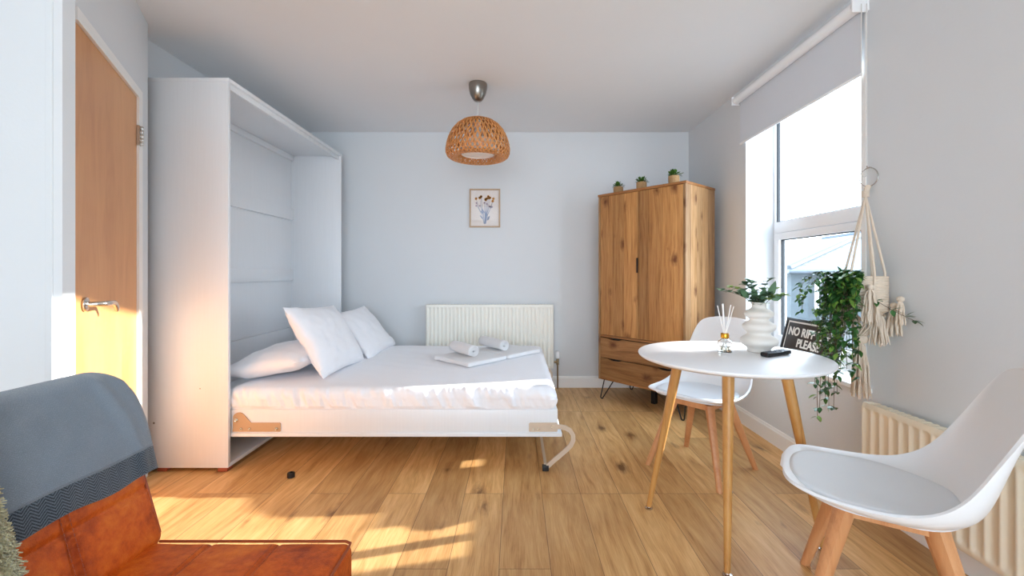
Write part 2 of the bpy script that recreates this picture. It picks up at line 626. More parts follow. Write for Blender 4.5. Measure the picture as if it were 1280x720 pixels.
M = {
    'wall': mat('white_wall_paint', (216, 220, 223), .75, bump=.04, bscale=90),
    'ceil': mat('ceiling_paint', (232, 234, 236), .85),
    'trim': mat('white_gloss_trim', (240, 240, 238), .3),
    'board': painted_board(),
    'upvc': mat('white_plastic_frame', (244, 246, 248), .28),
    'rubber': mat('dark_rubber_seal', (28, 34, 40), .5),
    'door': wood('oak_veneer', (214, 157, 100), (203, 143, 88), (188, 126, 74), 'z', rough=.35, grain=.5),
    'steel': mat('brushed_steel', (200, 196, 190), .22, 1.0),
    'nickel': mat('satin_nickel', (150, 145, 138), .28, 1.0),
    'floor': floor_material(),
    'glass': pane_material(),
    'picglass': pane_material('picture_glass', (1, 1, 1), 1.6),
    'radiator': mat('cream_enamel', (240, 238, 228), .35),
    'radiator_r': mat('ivory_enamel', (240, 230, 208), .4),
    'sheet': mat('white_cotton', (240, 241, 245), .85, bump=.15, bscale=500, spec=.2, sheen=.2),
    'towel': mat('white_terry', (246, 246, 247), .95, bump=.7, bscale=420, spec=.1, sheen=.4),
    'bracket': mat('beige_painted_steel', (186, 160, 130), .42, .2),
    'leg_metal': mat('taupe_painted_steel', (205, 188, 168), .35, .3),
    'bolt': mat('zinc_bolt', (220, 220, 205), .25, 1.0),
    'black': mat('black_plastic', (22, 23, 26), .38),
    'blackmetal': mat('black_metal', (18, 18, 18), .45),
    'foot_wood': mat('brown_plastic_foot', (164, 84, 54), .5),
    'pine': wood('waxed_pine', (206, 152, 92), (180, 124, 68), (136, 86, 42), 'z', plank=.118, knots=.95, rough=.5, seed=3),
    'pine_h': wood('waxed_pine_drawers', (190, 138, 84), (164, 112, 62), (124, 78, 40), 'x', plank=.2, knots=.9, rough=.5, plank_ax='z', seed=9),
    'pine_s': wood('waxed_pine_side', (200, 158, 114), (176, 132, 86), (134, 94, 56), 'z', plank=.09, knots=.95, rough=.45, plank_ax='y', seed=21),
    'pine_e': wood('waxed_pine_edge', (172, 118, 66), (150, 98, 52), (112, 70, 36), 'x', rough=.5),
    'beech': wood('beech', (216, 160, 112), (205, 146, 98), (186, 124, 78), 'z', rough=.42, grain=.7),
    'oakleg': wood('oak', (200, 152, 88), (186, 134, 72), (156, 106, 52), 'z', rough=.4, grain=1.0),
    'shell': mat('white_moulded_plastic', (238, 241, 244), .32),
    'pad': mat('white_faux_leather', (226, 231, 236), .5, bump=.1, bscale=600),
    'tabletop': mat('white_lacquer', (240, 242, 245), .36),
    'tableedge': mat('table_edge', (214, 202, 188), .4),
    'rattan': mat('woven_bamboo', (206, 140, 78), .5, var=.4, vscale=40),
    'diffuser': mat('white_diffuser_cloth', (236, 228, 222), .8),
    'whitecord': mat('clear_cord', (210, 208, 204), .5),
    'ceramic': mat('matt_ceramic', (230, 226, 219), .72, bump=.05, bscale=120),
    'leather': leather(),
    'piping': mat('dark_tan_piping', (150, 66, 24), .5),
    'blanket': herringbone('grey_blue_wool', (118, 131, 143), (156, 168, 180), .18, 48.0),
    'blanket_edge': herringbone('dark_herringbone_wool', (28, 38, 48), (108, 122, 134), .7, 36.0),
    'throw': mat('sage_knit', (186, 178, 142), 1.0, bump=1.0, bscale=160, var=.35, vscale=60, spec=.05, sheen=.5),
    'macrame': mat('natural_cotton_cord', (234, 219, 200), .95, bump=.5, bscale=300, var=.08, vscale=40, spec=.1),
    'cork': mat('cork_pot', (172, 138, 96), .85, bump=.5, bscale=160, var=.25, vscale=90),
    'leafdark': mat('dark_green_leaf', (52, 100, 46), .38, var=.5, vscale=30),
    'leaflight': mat('light_green_leaf', (120, 158, 66), .42, var=.3, vscale=40),
    'eucalyptus': mat('eucalyptus_leaf', (84, 118, 84), .5, var=.35, vscale=30),
    'eucalyptus_pale': mat('pale_eucalyptus_leaf', (150, 176, 96), .5, var=.2, vscale=30),
    'succulent': mat('bright_green_leaf', (70, 112, 34), .45, var=.4, vscale=60),
    'stem': mat('brown_stem', (78, 62, 38), .7),
    'gold': mat('gold_cap', (226, 166, 60), .22, 1.0),
    'reed': mat('white_reed', (244, 242, 238), .7),
    'oil': mat('pale_oil', (236, 236, 214), .1),
    'fabricblind': mat('grey_blind_fabric', (216, 221, 228), .85),
    'frame_wood': mat('pale_oak_frame', (186, 160, 132), .5),
    'paper': mat('print_paper', (232, 226, 222), .8),
    'signface': mat('sign_face', (38, 31, 28), .3),
    'letter': mat('sign_letter', (232, 228, 220), .5),
    'orange': mat('orange_petal', (216, 150, 52), .7),
    'darkdot': mat('brown_dot', (110, 66, 30), .7),
    'bluestem': mat('blue_stem', (150, 166, 196), .7),
    'lilac': mat('lilac_petal', (196, 178, 200), .7),
    'brass': mat('brass_valve', (150, 128, 96), .35, .9),
    'redline': mat('terracotta_paint', (190, 110, 84), .6),
}


def glass_solid(name, tint=(1, 1, 1)):
    m = bpy.data.materials.new(name)
    m.use_nodes = True
    b = m.node_tree.nodes['Principled BSDF']
    b.inputs['Base Color'].default_value = tint + (1,)
    b.inputs['Transmission Weight'].default_value = 1.0
    b.inputs['Roughness'].default_value = .02
    b.inputs['IOR'].default_value = 1.3
    return m


M['clear'] = glass_solid('clear_glass')

# ------------------------------------------------------------------ room shell
struct('floor', MB().box(XN - .3, YN - .3, -.12, XR + .3, YB + .2, 0), M['floor'])
struct('ceiling', MB().box(XN - .3, YN - .3, ZC, XR + .3, YB + .2, ZC + .15), M['ceil'])
struct('wall_back', MB().box(XL - .3, YB, 0, XR + .3, YB + .2, ZC), M['wall'])
struct('wall_right', MB()
       .box(XR, YN - .2, 0, XR + .26, WY0, ZC)
       .box(XR, WY1, 0, XR + .26, YB, ZC)
       .box(XR, WY0, 0, XR + .26, WY1, WZ0 - .025)
       .box(XR, WY0, WZ1, XR + .26, WY1, ZC), M['wall'])
# door wall, at an angle to the room
H0 = Vector((-1.536, 1.519, 0))         # latch edge of the door
HD = Vector((-0.4785, 0.878, 0)).normalized()
HN = Vector((HD.y, -HD.x, 0))           # into the room
DW = .766


def dpt(s, n, z):
    p = H0 + HD * s + HN * n
    return Vector((p.x, p.y, z))


def dbox(mb, s0, n0, z0, s1, n1, z1):
    vs = [dpt(s, n, z) for z in (z0, z1) for n in (n0, n1) for s in (s0, s1)]
    return mb.add(vs, [(0, 2, 3, 1), (4, 5, 7, 6), (0, 1, 5, 4), (2, 6, 7, 3), (0, 4, 6, 2), (1, 3, 7, 5)])


SE = .965
w = MB()
dbox(w, -.004, -.12, 1.987, SE, 0, ZC)
dbox(w, DW + .004, -.12, 0, SE, 0, 1.987)
e = dpt(SE, 0, 0)
w.box(XL - .2, e.y - .06, 0, e.x - .004, e.y, ZC)
struct('wall_door', w, M['wall'])
struct('wall_left', MB().box(XL - .2, e.y, 0, XL, YB, ZC), M['wall'])
# the boxed wall nearer the camera, ending beside the door latch
w = MB()
w.prism([(XN, 1.455), (-1.545, 1.455), (-1.541, 1.451), (-1.521, 1.462), (-1.521, 1.505), (H0.x - .003, 1.513), (-1.66, 1.46), (XN, 1.56)],
        lambda a, b, d: (a, b, d), 0, ZC)
w.v = [tuple(p) for p in w.v]
struct('wall_near', w, M['wall'])
struct('wall_left_near', MB().box(XN - .2, YN - .2, 0, XN, 1.6, ZC), M['wall'])
struct('wall_behind', MB()
       .box(XN - .2, YN - .2, 0, RX0, YN, ZC).box(RX1, YN - .2, 0, XR + .2, YN, ZC)
       .box(RX0, YN - .2, 0, RX1, YN, RZ0).box(RX0, YN - .2, RZ1, RX1, YN, ZC), M['wall'])
struct('trim_1', MB().rbox(-1.566, 1.447, 0, -1.540, 1.4555, ZC, .003), M['wall'], smooth=40)


def skirting(name, a, b, nrm, h=.108, t=.016):
    a, b, nrm = Vector(a), Vector(b), Vector(nrm)
    prof = [(0, 0), (t, 0), (t, h - .018), (t - .005, h - .012), (t - .007, h - .003), (t - .011, h), (0, h)]
    mb = MB()
    n = len(prof)
    vs = []
    for p in (a, b):
        for (d, z) in prof:
            vs.append(p + nrm * d + Vector((0, 0, z)))
    fs = [tuple(range(n)), tuple(range(2 * n - 1, n - 1, -1))]
    for i in range(n):
        j = (i + 1) % n
        fs.append((i, j, n + j, n + i))
    mb.add(vs, fs)
    struct(name, mb, M['trim'])


skirting('baseboard_back', (XL, YB, 0), (XR, YB, 0), (0, -1, 0))
skirting('baseboard_right', (XR, YN, 0), (XR, YB - .017, 0), (-1, 0, 0))
skirting('baseboard_left', (XL, e.y, 0), (XL, YB - .017, 0), (1, 0, 0))

# ------------------------------------------------------------------ door
door = empty('door_1', dpt(0, 0, 0), 0, kind='structure')


def rel(mb, o):
    L = Vector(o.location)
    R = Matrix.Rotation(-o.rotation_euler[2], 4, 'Z')
    mb.v = [tuple(R @ (Vector(p) - L)) for p in mb.v]
    return mb


mb = dbox(MB(), .002, -.044, .006, DW - .003, -.003, 1.981)
rel(mb, door).build('door_leaf', M['door'], door)
mb = dbox(MB(), DW, -.03, 0, DW + .062, .007, 1.99)
dbox(mb, -.003, -.03, 1.984, DW + .062, .007, 2.03)
rel(mb, door).build('door_frame', M['trim'], door)
for hz in (1.79, .25):
    mb = dbox(MB(), DW - .012, -.001, hz - .05, DW + .016, .011, hz + .05)
    for k in range(5):
        c = dpt(DW + .001, .016, hz)
        mb.lathe([(.0075, -.048 + k * .0196), (.0085, -.046 + k * .0196), (.0085, -.034 + k * .0196), (.0075, -.032 + k * .0196)], 12, c)
    rel(mb, door).build('hinge', M['steel'], door, smooth=40)
hb = Vector((0, 0, 0))
mb = MB()
zc = .985
c0 = dpt(.085, 0, zc)
# rosette
prof = [(.0255, 0.0), (.0262, .004), (.0245, .008), (.011, .0095), (.009, .012)]
vs, fs, nn = [], [], 24
for (r, d) in prof:
    for k in range(nn):
        a = 2 * pi * k / nn
        vs.append(c0 + HD * r * cos(a) + Vector((0, 0, r * sin(a))) + HN * d)
for i in range(len(prof) - 1):
    for k in range(nn):
        fs.append((i * nn + k, i * nn + (k + 1) % nn, (i + 1) * nn + (k + 1) % nn, (i + 1) * nn + k))
fs.append(tuple((len(prof) - 1) * nn + k for k in range(nn)))
mb.add(vs, fs)
mb.tube([c0 + HN * .008, c0 + HN * .035, c0 + HN * .05 + HD * .004, c0 + HN * .058 + HD * .018,
         c0 + HN * .058 + HD * .06, c0 + HN * .058 + HD * .092 + Vector((0, 0, -.001)), c0 + HN * .058 + HD * .112 + Vector((0, 0, -.008)),
         c0 + HN * .058 + HD * .128 + Vector((0, 0, -.024)), c0 + HN * .056 + HD * .136 + Vector((0, 0, -.036))],
        [.0095, .0095, .0095, .0095, .0092, .009, .0088, .008, .0062], 14)
rel(mb, door).build('door_handle', M['steel'], door, smooth=50)

# ------------------------------------------------------------------ window
win = empty('window_1', (WX, (WY0 + WY1) / 2, WZ0), 0, kind='structure')


def frame_rect(mb, x0, x1, ya, yb, za, zb, t, tb=None, tt=None):
    tb = tb or t
    tt = tt or t
    mb.rbox(x0, ya, za, x1, ya + t, zb, .004)
    mb.rbox(x0, yb - t, za, x1, yb, zb, .004)
    mb.rbox(x0, ya + t - .004, za, x1, yb - t + .004, za + tb, .004)
    mb.rbox(x0, ya + t - .004, zb - tt, x1, yb - t + .004, zb, .004)
    return mb


ZR = 1.382   # underside of the transom
mb = frame_rect(MB(), WX, WX + .06, WY0, WY1, WZ0, WZ1, .024, .05, .05)
mb.rbox(WX - .004, WY0 + .02, ZR, WX + .06, WY1 - .02, ZR + .078, .004)
rel(mb, win).build('window_frame', M['upvc'], win, smooth=40)
mb = frame_rect(MB(), WX - .012, WX + .046, WY0 + .028, WY1 - .028, WZ0 + .048, ZR - .004, .05, .056, .046)
rel(mb, win).build('window_sash', M['upvc'], win, smooth=40)
mb = frame_rect(MB(), WX + .006, WX + .03, WY0 + .024, WY1 - .024, ZR + .078, WZ1 - .05, .006)
frame_rect(mb, WX + .006, WX + .03, WY0 + .078, WY1 - .078, WZ0 + .104, ZR - .05, .006)
rel(mb, win).build('window_seal', M['rubber'], win)
rel(MB().box(WX + .022, WY0 + .026, ZR + .08, WX + .026, WY1 - .026, WZ1 - .052), win).build('glass_pane', M['glass'], win)
rel(MB().box(WX + .022, WY0 + .08, WZ0 + .106, WX + .026, WY1 - .08, ZR - .052), win).build('glass_pane', M['glass'], win)
rel(MB().rbox(XR - .03, WY0 - .065, WZ0 - .024, XR + .002, WY1 + .05, WZ0, .006).rbox(XR, WY0, WZ0 - .024, WX + .004, WY1, WZ0, .004), win).build('window_sill', M['trim'], win, smooth=40)
struct('trim_2', MB().rbox(XR - .006, WY0 - .032, WZ0 + .002, XR, WY0 - .002, 2.36, .003), M['trim'], smooth=40)
# unseen window behind the camera, added to even out the wall brightness
fill_win = empty('fill_window', ((RX0 + RX1) / 2, YN - .12, RZ0), 0, kind='structure')
mb = MB()
for (a, b) in ((RX0, RX0 + .05), ((RX0 + RX1) / 2 - .03, (RX0 + RX1) / 2 + .03), (RX1 - .05, RX1)):
    mb.rbox(a, YN - .15, RZ0, b, YN - .09, RZ1, .004)
for (a, b) in ((RZ0, RZ0 + .05), (RZ1 - .05, RZ1)):
    mb.rbox(RX0, YN - .15, a, RX1, YN - .09, b, .004)
rel(mb, fill_win).build('window_frame', M['upvc'], fill_win, smooth=40)
rel(MB().box(RX0 + .04, YN - .122, RZ0 + .04, RX1 - .04, YN - .118, RZ1 - .04), fill_win).build('glass_pane', M['glass'], fill_win)

# ------------------------------------------------------------------ roller blind
bl = empty('roller_blind', (1.6, 2.66, 2.37), 0, 'pale grey roller blind half lowered over the window, hung just below the ceiling', 'blind')
BY0, BY1 = 2.058, 3.205
mb = MB()
mb.tube([(1.615, BY0 + .012, 2.36), (1.615, BY1 - .01, 2.36)], .028, 24)
rel(mb, bl).build('roller_tube', M['upvc'], bl, smooth=40)
mb = MB()


def blindf(u, v):
    z = 2.034 + (2.36 - 2.034) * v
    return Vector((1.642, BY0 + .018 + (BY1 - .014 - BY0 - .018) * u, z))


mb.box(1.6408, BY0 + .012, 2.045, 1.6424, BY1 - .014, 2.365)
rel(mb, bl).build('blind_fabric', M['fabricblind'], bl)
mb = MB().rbox(1.636, BY0 + .011, 2.036, 1.646, BY1 - .012, 2.05, .004)
rel(mb, bl).build('bottom_bar', M['upvc'], bl, smooth=40)
for y in (BY0, BY1):
    mb = MB().rbox(1.585, y - .004, 2.33, XR - .001, y + .006, 2.39, .003)
    mb.rbox(1.652, y - .012, 2.335, XR - .0005, y + .010, 2.385, .002)
    rel(mb, bl).build('bracket', M['upvc'], bl, smooth=40)
mb = MB()
pts = []
yc = BY0 - .016
for s in (-1, 1):
    mb.tube([(1.63 + .012 * s, yc, 2.36 - .1 * i) for i in range(9)], .0022, 6)
mb.tube([(1.63 + .012 * cos(pi + pi * k / 8), yc, 1.56 + .012 * sin(pi + pi * k / 8)) for k in range(9)], .0022, 6)
rel(mb, bl).build('bead_chain', M['whitecord'], bl, smooth=60)


# ------------------------------------------------------------------ radiators
def radiator(name, origin, along, normal, width, height, thick, pitch, m, label):
    """stamped panel radiator: origin = lower back corner at one end"""
    A, Nn, Z = Vector(along), Vector(normal), Vector((0, 0, 1))
    root = empty(name, origin, 0, label, 'radiator', None)
    nP = int(width / pitch)
    rest = (width - nP * pitch) / 2
    cols_ = [0, rest * .4]
    for i in range(nP):
        for q in (.12, .24, .36, .64, .76, .88):
            cols_.append(rest + (i + q) * pitch)
    cols_ += [width - rest * .4, width]
    rows_ = [0, .02, .028, .036, .046, .058, .075, .1]
    rows_ = [r for r in rows_] + [height * .5] + [height - r for r in reversed(rows_)]
    vs, fs = [], []
    for a in cols_:
        for z in rows_:
            q = ((a - rest) / pitch) % 1.0
            inside = rest < a < width - rest
            e1 = max(0, min(1, (z - .026) / .045))
            e2 = max(0, min(1, (height - .026 - z) / .045))
            em = math.sqrt(max(0, 1 - (1 - min(e1, e2)) ** 2))
            qq = max(0, min(1, (.37 - abs(q - .5)) / .14)) if inside else 0
            qq *= 1 if em > .02 else 0
            d = thick - .010 * qq * min(1, em * 1.3)
            # outer rounding
            if a in (0, width) or z in (0, height):
                d -= .008
            vs.append(A * a + Z * z + Nn * d)
    nr = len(rows_)
    for i in range(len(cols_) - 1):
        for j in range(nr - 1):
            fs.append((i * nr + j, (i + 1) * nr + j, (i + 1) * nr + j + 1, i * nr + j + 1))
    # edges back to the box
    base = len(vs)
    vs += [Nn * (thick * .25) + A * a + Z * z for (a, z) in ((0, 0), (width, 0), (width, height), (0, height))]
    first, last = 0, (len(cols_) - 1) * nr
    fs.append(tuple([i * nr for i in range(len(cols_))]) + (base + 1, base))
    fs.append(tuple([i * nr + nr - 1 for i in range(len(cols_))]) + (base + 2, base + 3))
    fs.append(tuple(range(0, nr)) + (base + 3, base))
    fs.append(tuple(range(last, last + nr)) + (base + 2, base + 1))
    fs.append((base, base + 1, base + 2, base + 3))
    mb = MB().add(vs, fs)
    mb.build('panel', m, root, smooth=55)
    # top grille
    g = MB()
    n = int(width / .03)
    for i in range(n):
        a0 = .012 + i * (width - .03) / n
        p = [A * a0 + Nn * .012, A * (a0 + .014) + Nn * (thick - .012)]
        g.add([p[0] + Z * (height + .001), p[0] + A * .012 + Z * (height + .001), p[1] + Z * (height + .001), p[1] - A * .012 + Z * (height + .001),
               p[0] + Z * (height + .003), p[0] + A * .012 + Z * (height + .003), p[1] + Z * (height + .003), p[1] - A * .012 + Z * (height + .003)],
              [(0, 1, 2, 3), (4, 5, 6, 7), (0, 1, 5, 4), (1, 2, 6, 5), (2, 3, 7, 6), (3, 0, 4, 7)])
    g.build('top_grille', m, root)
    for a in (.18 * width, .82 * width):
        br = MB()
        c = A * a - Nn * .001
        p0 = c - Nn * .028
        br.add([c - A * .015 + Z * (height * .2), c + A * .015 + Z * (height * .2), c + A * .015 + Z * (height * .85), c - A * .015 + Z * (height * .85),
                p0 - A * .015 + Z * (height * .2), p0 + A * .015 + Z * (height * .2), p0 + A * .015 + Z * (height * .85), p0 - A * .015 + Z * (height * .85)],
               [(0, 1, 2, 3), (4, 5, 6, 7), (0, 1, 5, 4), (1, 2, 6, 5), (2, 3, 7, 6), (3, 0, 4, 7)])
        br.build('wall_bracket', m, root)
    back = MB()
    back.add([A * .004 + Z * .004, A * (width - .004) + Z * .004, A * (width - .004) + Z * (height - .004), A * .004 + Z * (height - .004)] +
             [p + Nn * (thick * .26) for p in (A * .004 + Z * .004, A * (width - .004) + Z * .004, A * (width - .004) + Z * (height - .004), A * .004 + Z * (height - .004))],
             [(0, 1, 2, 3), (4, 5, 6, 7), (0, 1, 5, 4), (1, 2, 6, 5), (2, 3, 7, 6), (3, 0, 4, 7)])
    back.build('back_panel', m, root)
    return root


rb = radiator('radiator', (-.85, YB - .03, .2), (1, 0, 0), (0, -1, 0), 1.204, .6, .065, .0365, M['radiator'],
              'long cream panel radiator on the back wall behind the bed')
mb = MB()
mb.tube([(1.212, -.03, .055), (1.236, -.03, .055)], .011, 12)
mb.lathe([(.013, .03), (.013, .085), (.009, .09)], 14, (1.245, -.03, 0))
mb.build('valve_body', M['brass'], rb, smooth=40)
MB().lathe([(.017, .09), (.019, .1), (.019, .15), (.014, .158)], 16, (1.245, -.03, 0)).build('valve_cap', M['upvc'], rb, smooth=40)
MB().tube([(1.245, -.03, .03), (1.245, -.03, -.2)], .0075, 10).build('pipe', M['brass'], rb, smooth=40)
rr = radiator('radiator', (XR - .03, .85, .115), (0, 1, 0), (-1, 0, 0), 1.13, .4, .06, .047, M['radiator_r'],
              'low ivory panel radiator on the right wall, behind the chair nearer the camera')
mb = MB()
mb.lathe([(.011, 0), (.011, .05)], 12, (-.03, -.03, .02))
mb.tube([(-.03, -.03, .05), (-.03, .002, .05)], .01, 12)
mb.build('valve_body', M['brass'], rr, smooth=40)
MB().tube([(-.03, -.03, .03), (-.03, -.03, -.115)], .0075, 10).build('pipe', M['brass'], rr, smooth=40)

# ------------------------------------------------------------------ wall bed: cabinet
CX0, CX1, CY0, CY1, CZ = -2.105, -1.59, 2.408, 3.975, 2.178
cab = empty('wall_bed_cabinet', (CX1, CY0, 0), 0, 'tall white open cabinet housing the fold-down bed, against the left wall', 'cabinet')


def cb(x0, y0, z0, x1, y1, z1, name, m=None, r=.0015):
    return rel(MB().rbox(x0, y0, z0, x1, y1, z1, r, n=1), cab).build(name, m or M['board'], cab, smooth=30)


t = .02
cb(CX0, CY0, .022, CX1, CY0 + t, CZ - t, 'side_panel')
cb(CX0, CY1 - t, .022, CX1, CY1, CZ - t, 'side_panel')
cb(CX0, CY0, CZ - t, CX1 + .003, CY1, CZ, 'top_panel')
cb(CX0 + .06, CY0 + t, CZ - t - .045, CX0 + .09, CY1 - t, CZ - t, 'top_rail')
cb(CX1 - .035, CY0 + t, CZ - t - .03, CX1 - .014, CY1 - t, CZ - t, 'top_rail')
cb(CX0 + .02, CY0 + t, .022, CX1, CY1 - t, .042, 'bottom_panel')
cb(CX0 + .06, CY0 + t, .042, CX0 + .068, CY1 - t, CZ - t, 'back_panel')
for (a, b) in ((1.575, 1.675), (1.03, 1.13), (.40, .61)):
    cb(CX0 + .068, CY0 + t, a, CX0 + .088, CY1 - t, b, 'cross_rail')
for (x, y) in ((CX1 - .06, CY0 + .004), (CX0 + .12, CY0 + .004), (CX1 - .06, CY1 - .054), (CX0 + .12, CY1 - .054)):
    cb(x, y, 0, x + .05, y + .05, .022, 'foot', M['foot_wood'])
for (x, z, r) in ((-1.745, .46, .0035), (-2.0, .27, .006)):
    mb = MB()
    c = Vector((x, CY0 - .0005, z))
    vs = [c + Vector((r * cos(2 * pi * k / 12), 0, r * sin(2 * pi * k / 12))) for k in range(12)] + [c + Vector((r * cos(2 * pi * k / 12), .003, r * sin(2 * pi * k / 12))) for k in range(12)]
    mb.add(vs, [tuple(range(12)), tuple(range(23, 11, -1))] + [(k, (k + 1) % 12, 12 + (k + 1) % 12, 12 + k) for k in range(12)])
    rel(mb, cab).build('screw_cover', M['nickel'], cab)

# ------------------------------------------------------------------ wall bed: folding frame
BX0, BX1 = -2.0, .245
BYA, BYB = CY0 + .032, CY1 - .032
bed = empty('fold_down_bed', (BX1, BYA, 0), 0, 'white fold-down double bed frame lowered out of the cabinet onto a steel leg', 'bed')


def bb(x0, y0, z0, x1, y1, z1, name, m=None, r=.002):
    return rel(MB().rbox(x0, y0, z0, x1, y1, z1, r, n=1), bed).build(name, m or M['board'], bed, smooth=30)


bb(BX0 + .04, BYA - .006, .184, BX1 + .012, BYB + .006, .204, 'front_panel')
bb(BX0, BYA + .002, .204, BX1 - .012, BYA + .022, .333, 'side_rail')
bb(BX0, BYB - .022, .204, BX1 - .012, BYB - .002, .333, 'side_rail')
bb(BX1 - .034, BYA + .022, .204, BX1 - .012, BYB - .022, .333, 'end_rail')
bb(BX0, BYA + .022, .204, BX0 + .02, BYB - .022, .333, 'head_rail')
bb(BX0 + .02, BYA + .022, .312, BX1 - .034, BYB - .022, .333, 'slat_base')


def fxy(y):
    return lambda a, b, d: Vector((a, y + d, b))


for (y, s) in ((BYA - .004, 1), (BYB + .001, 1)):
    poly = []
    for k in range(9):
        a = pi * .86 - k * (pi * .62) / 8
        poly.append((-1.548 + .036 * cos(a), .283 + .036 * sin(a)))
    poly += [(-1.482, .262), (-1.322, .262), (-1.316, .257), (-1.316, .216), (-1.32, .212), (-1.584, .212)]
    mb = MB().prism(poly, fxy(y), 0, .005)
    o = rel(mb, bed).build('hinge_plate', M['bracket'], bed)
    if y < 3:
        for (x, z, r) in ((-1.563, .277, .011), (-1.535, .229, .0075), (-1.488, .229, .0075), (-1.338, .229, .009)):
            c = Vector((x, y, z))
            b2 = MB()
            vs = []
            for (rr_, d) in ((r, 0), (r, -.006), (r * .55, -.010), (r * .3, -.008)):
                vs += [c + Vector((rr_ * cos(2 * pi * k / 12), d, rr_ * sin(2 * pi * k / 12))) for k in range(12)]
            fs = [(i * 12 + k, i * 12 + (k + 1) % 12, (i + 1) * 12 + (k + 1) % 12, (i + 1) * 12 + k) for i in range(3) for k in range(12)]
            fs.append(tuple(36 + k for k in range(12)))
            rel(b2.add(vs, fs), bed).build('bolt', M['bolt'], bed, smooth=40)
# leg bracket and C-shaped leg, near and far side, joined by a bar
for y in (BYA - .004, BYB + .001):
    mb = MB().prism([(.075, .212), (.228, .212), (.232, .216), (.232, .256), (.228, .262), (.079, .262), (.072, .256), (.072, .217)], fxy(y), 0, .005)
    rel(mb, bed).build('leg_bracket', M['leg_metal'], bed)
    path = [(.20, .243), (.245, .243), (.275, .238), (.302, .222), (.318, .195), (.318, .168), (.305, .14), (.28, .115), (.245, .085), (.21, .056), (.175, .024)]
    wv = .0125
    pts = [Vector((a, y - .012, b)) for a, b in path]
    vs, fs = [], []
    for i, p in enumerate(pts):
        tt = (pts[min(i + 1, len(pts) - 1)] - pts[max(i - 1, 0)]).normalized()
        nn_ = Vector((-tt.z, 0, tt.x))
        for (q, d) in ((wv, 0), (wv, -.011), (-wv, -.011), (-wv, 0)):
            vs.append(p + nn_ * q + Vector((0, d + .008, 0)))
    for i in range(len(pts) - 1):
        for k in range(4):
            fs.append((i * 4 + k, i * 4 + (k + 1) % 4, (i + 1) * 4 + (k + 1) % 4, (i + 1) * 4 + k))
    fs += [(0, 1, 2, 3), tuple(len(pts) * 4 - 4 + k for k in range(4))]
    lg = rel(MB().add(vs, fs), bed).build('leg', M['leg_metal'], bed, smooth=40)
    ft = rel(MB().rbox(.146, y - .022, 0, .182, y + .006, .03, .003), bed).build('foot_cap', M['black'], lg, smooth=40)
rel(MB().box(.156, BYA - .006, .03, .172, BYB + .006, .036), bed).build('cross_bar', M['leg_metal'], bed)
for (x, z) in ((.098, .229), (.125, .229), (.2, .243)):
    mb = MB()
    c = Vector((x, BYA - .0135 if x > .15 else BYA - .005, z))
    vs = [c + Vector((.005 * cos(2 * pi * k / 10), d, .005 * sin(2 * pi * k / 10))) for d in (0, -.004) for k in range(10)]
    mb.add(vs, [tuple(range(10, 20))] + [(k, (k + 1) % 10, 10 + (k + 1) % 10, 10 + k) for k in range(10)])
    rel(mb, bed).build('bolt', M['bolt'], bed)

# mattress in its sheet
MZ0, MZ1 = .334, .452
mx0, mx1, my0, my1 = -1.64, .232, BYA + .006, BYB - .03
mh = Vector(((mx1 - mx0) / 2, (my1 - my0) / 2, (MZ1 - MZ0) / 2))
mc = Vector(((mx0 + mx1) / 2, (my0 + my1) / 2, (MZ0 + MZ1) / 2))


def sheet_fn(p):
    q = p.copy()
    X, Yv, Zv = p.x + mc.x, p.y + mc.y, p.z + mc.z
    side = max(0, min(1, (-(p.y) - (mh.y - .10)) / .10))
    endr = max(0, min(1, (p.x - (mh.x - .10)) / .10))
    top = max(0, min(1, (p.z - mh.z + .06) / .06))
    # fine creases gathered along the near side
    r1 = abs(fbm(X * 16 + Zv * 5, Zv * 5 + X * 2, 1.7, 3))
    r2 = fbm(X * 9 + Zv * 7, Zv * 3, 4.1, 2)
    amp = .5 + .5 * noise.noise(Vector((X * 3, 0, 9)))
    cr = (.024 * (.42 - r1) + .016 * r2) * amp * 1.9
    q.y -= side * (cr + .004) * (1 if p.z > -mh.z * .9 else .3)
    q.z += top * side * cr * .35
    q.x += endr * (.008 * fbm(Yv * 11, Zv * 5, 2.2, 2))
    q.z += top * (.0035 * fbm(X * 2.6, Yv * 2.6, 5.0, 3))
    # long soft folds on the top
    q.z += top * .0022 * fbm(X * 3 + Yv * 5, Yv * 2.5, 8.0, 3)
    # soft corner at the foot
    q.z -= top * .035 * endr * endr * max(0, min(1, (-(p.y) - (mh.y - .25)) / .25))
    if p.z < 0 and abs(p.y) > mh.y - .06:
        # sides drop straight to the rail
        q.y = (1 if p.y > 0 else -1) * (mh.y - .001)
        q.y -= side * (cr + .004) * min(1, (1 + p.z / mh.z) * 3)
    q.x = max(-mh.x - .01, min(mh.x + .012, q.x))
    q.y = min(mh.y + .01, max(-mh.y - .024, q.y))
    return q


mb = MB().softbox(mc, mh, .052, (230, 110, 4), 7, None, sheet_fn)
mo = mb.build('mattress', M['sheet'], None, smooth=80)
tag(mo, 'thick mattress in a creased white fitted sheet on the lowered bed', 'mattress')


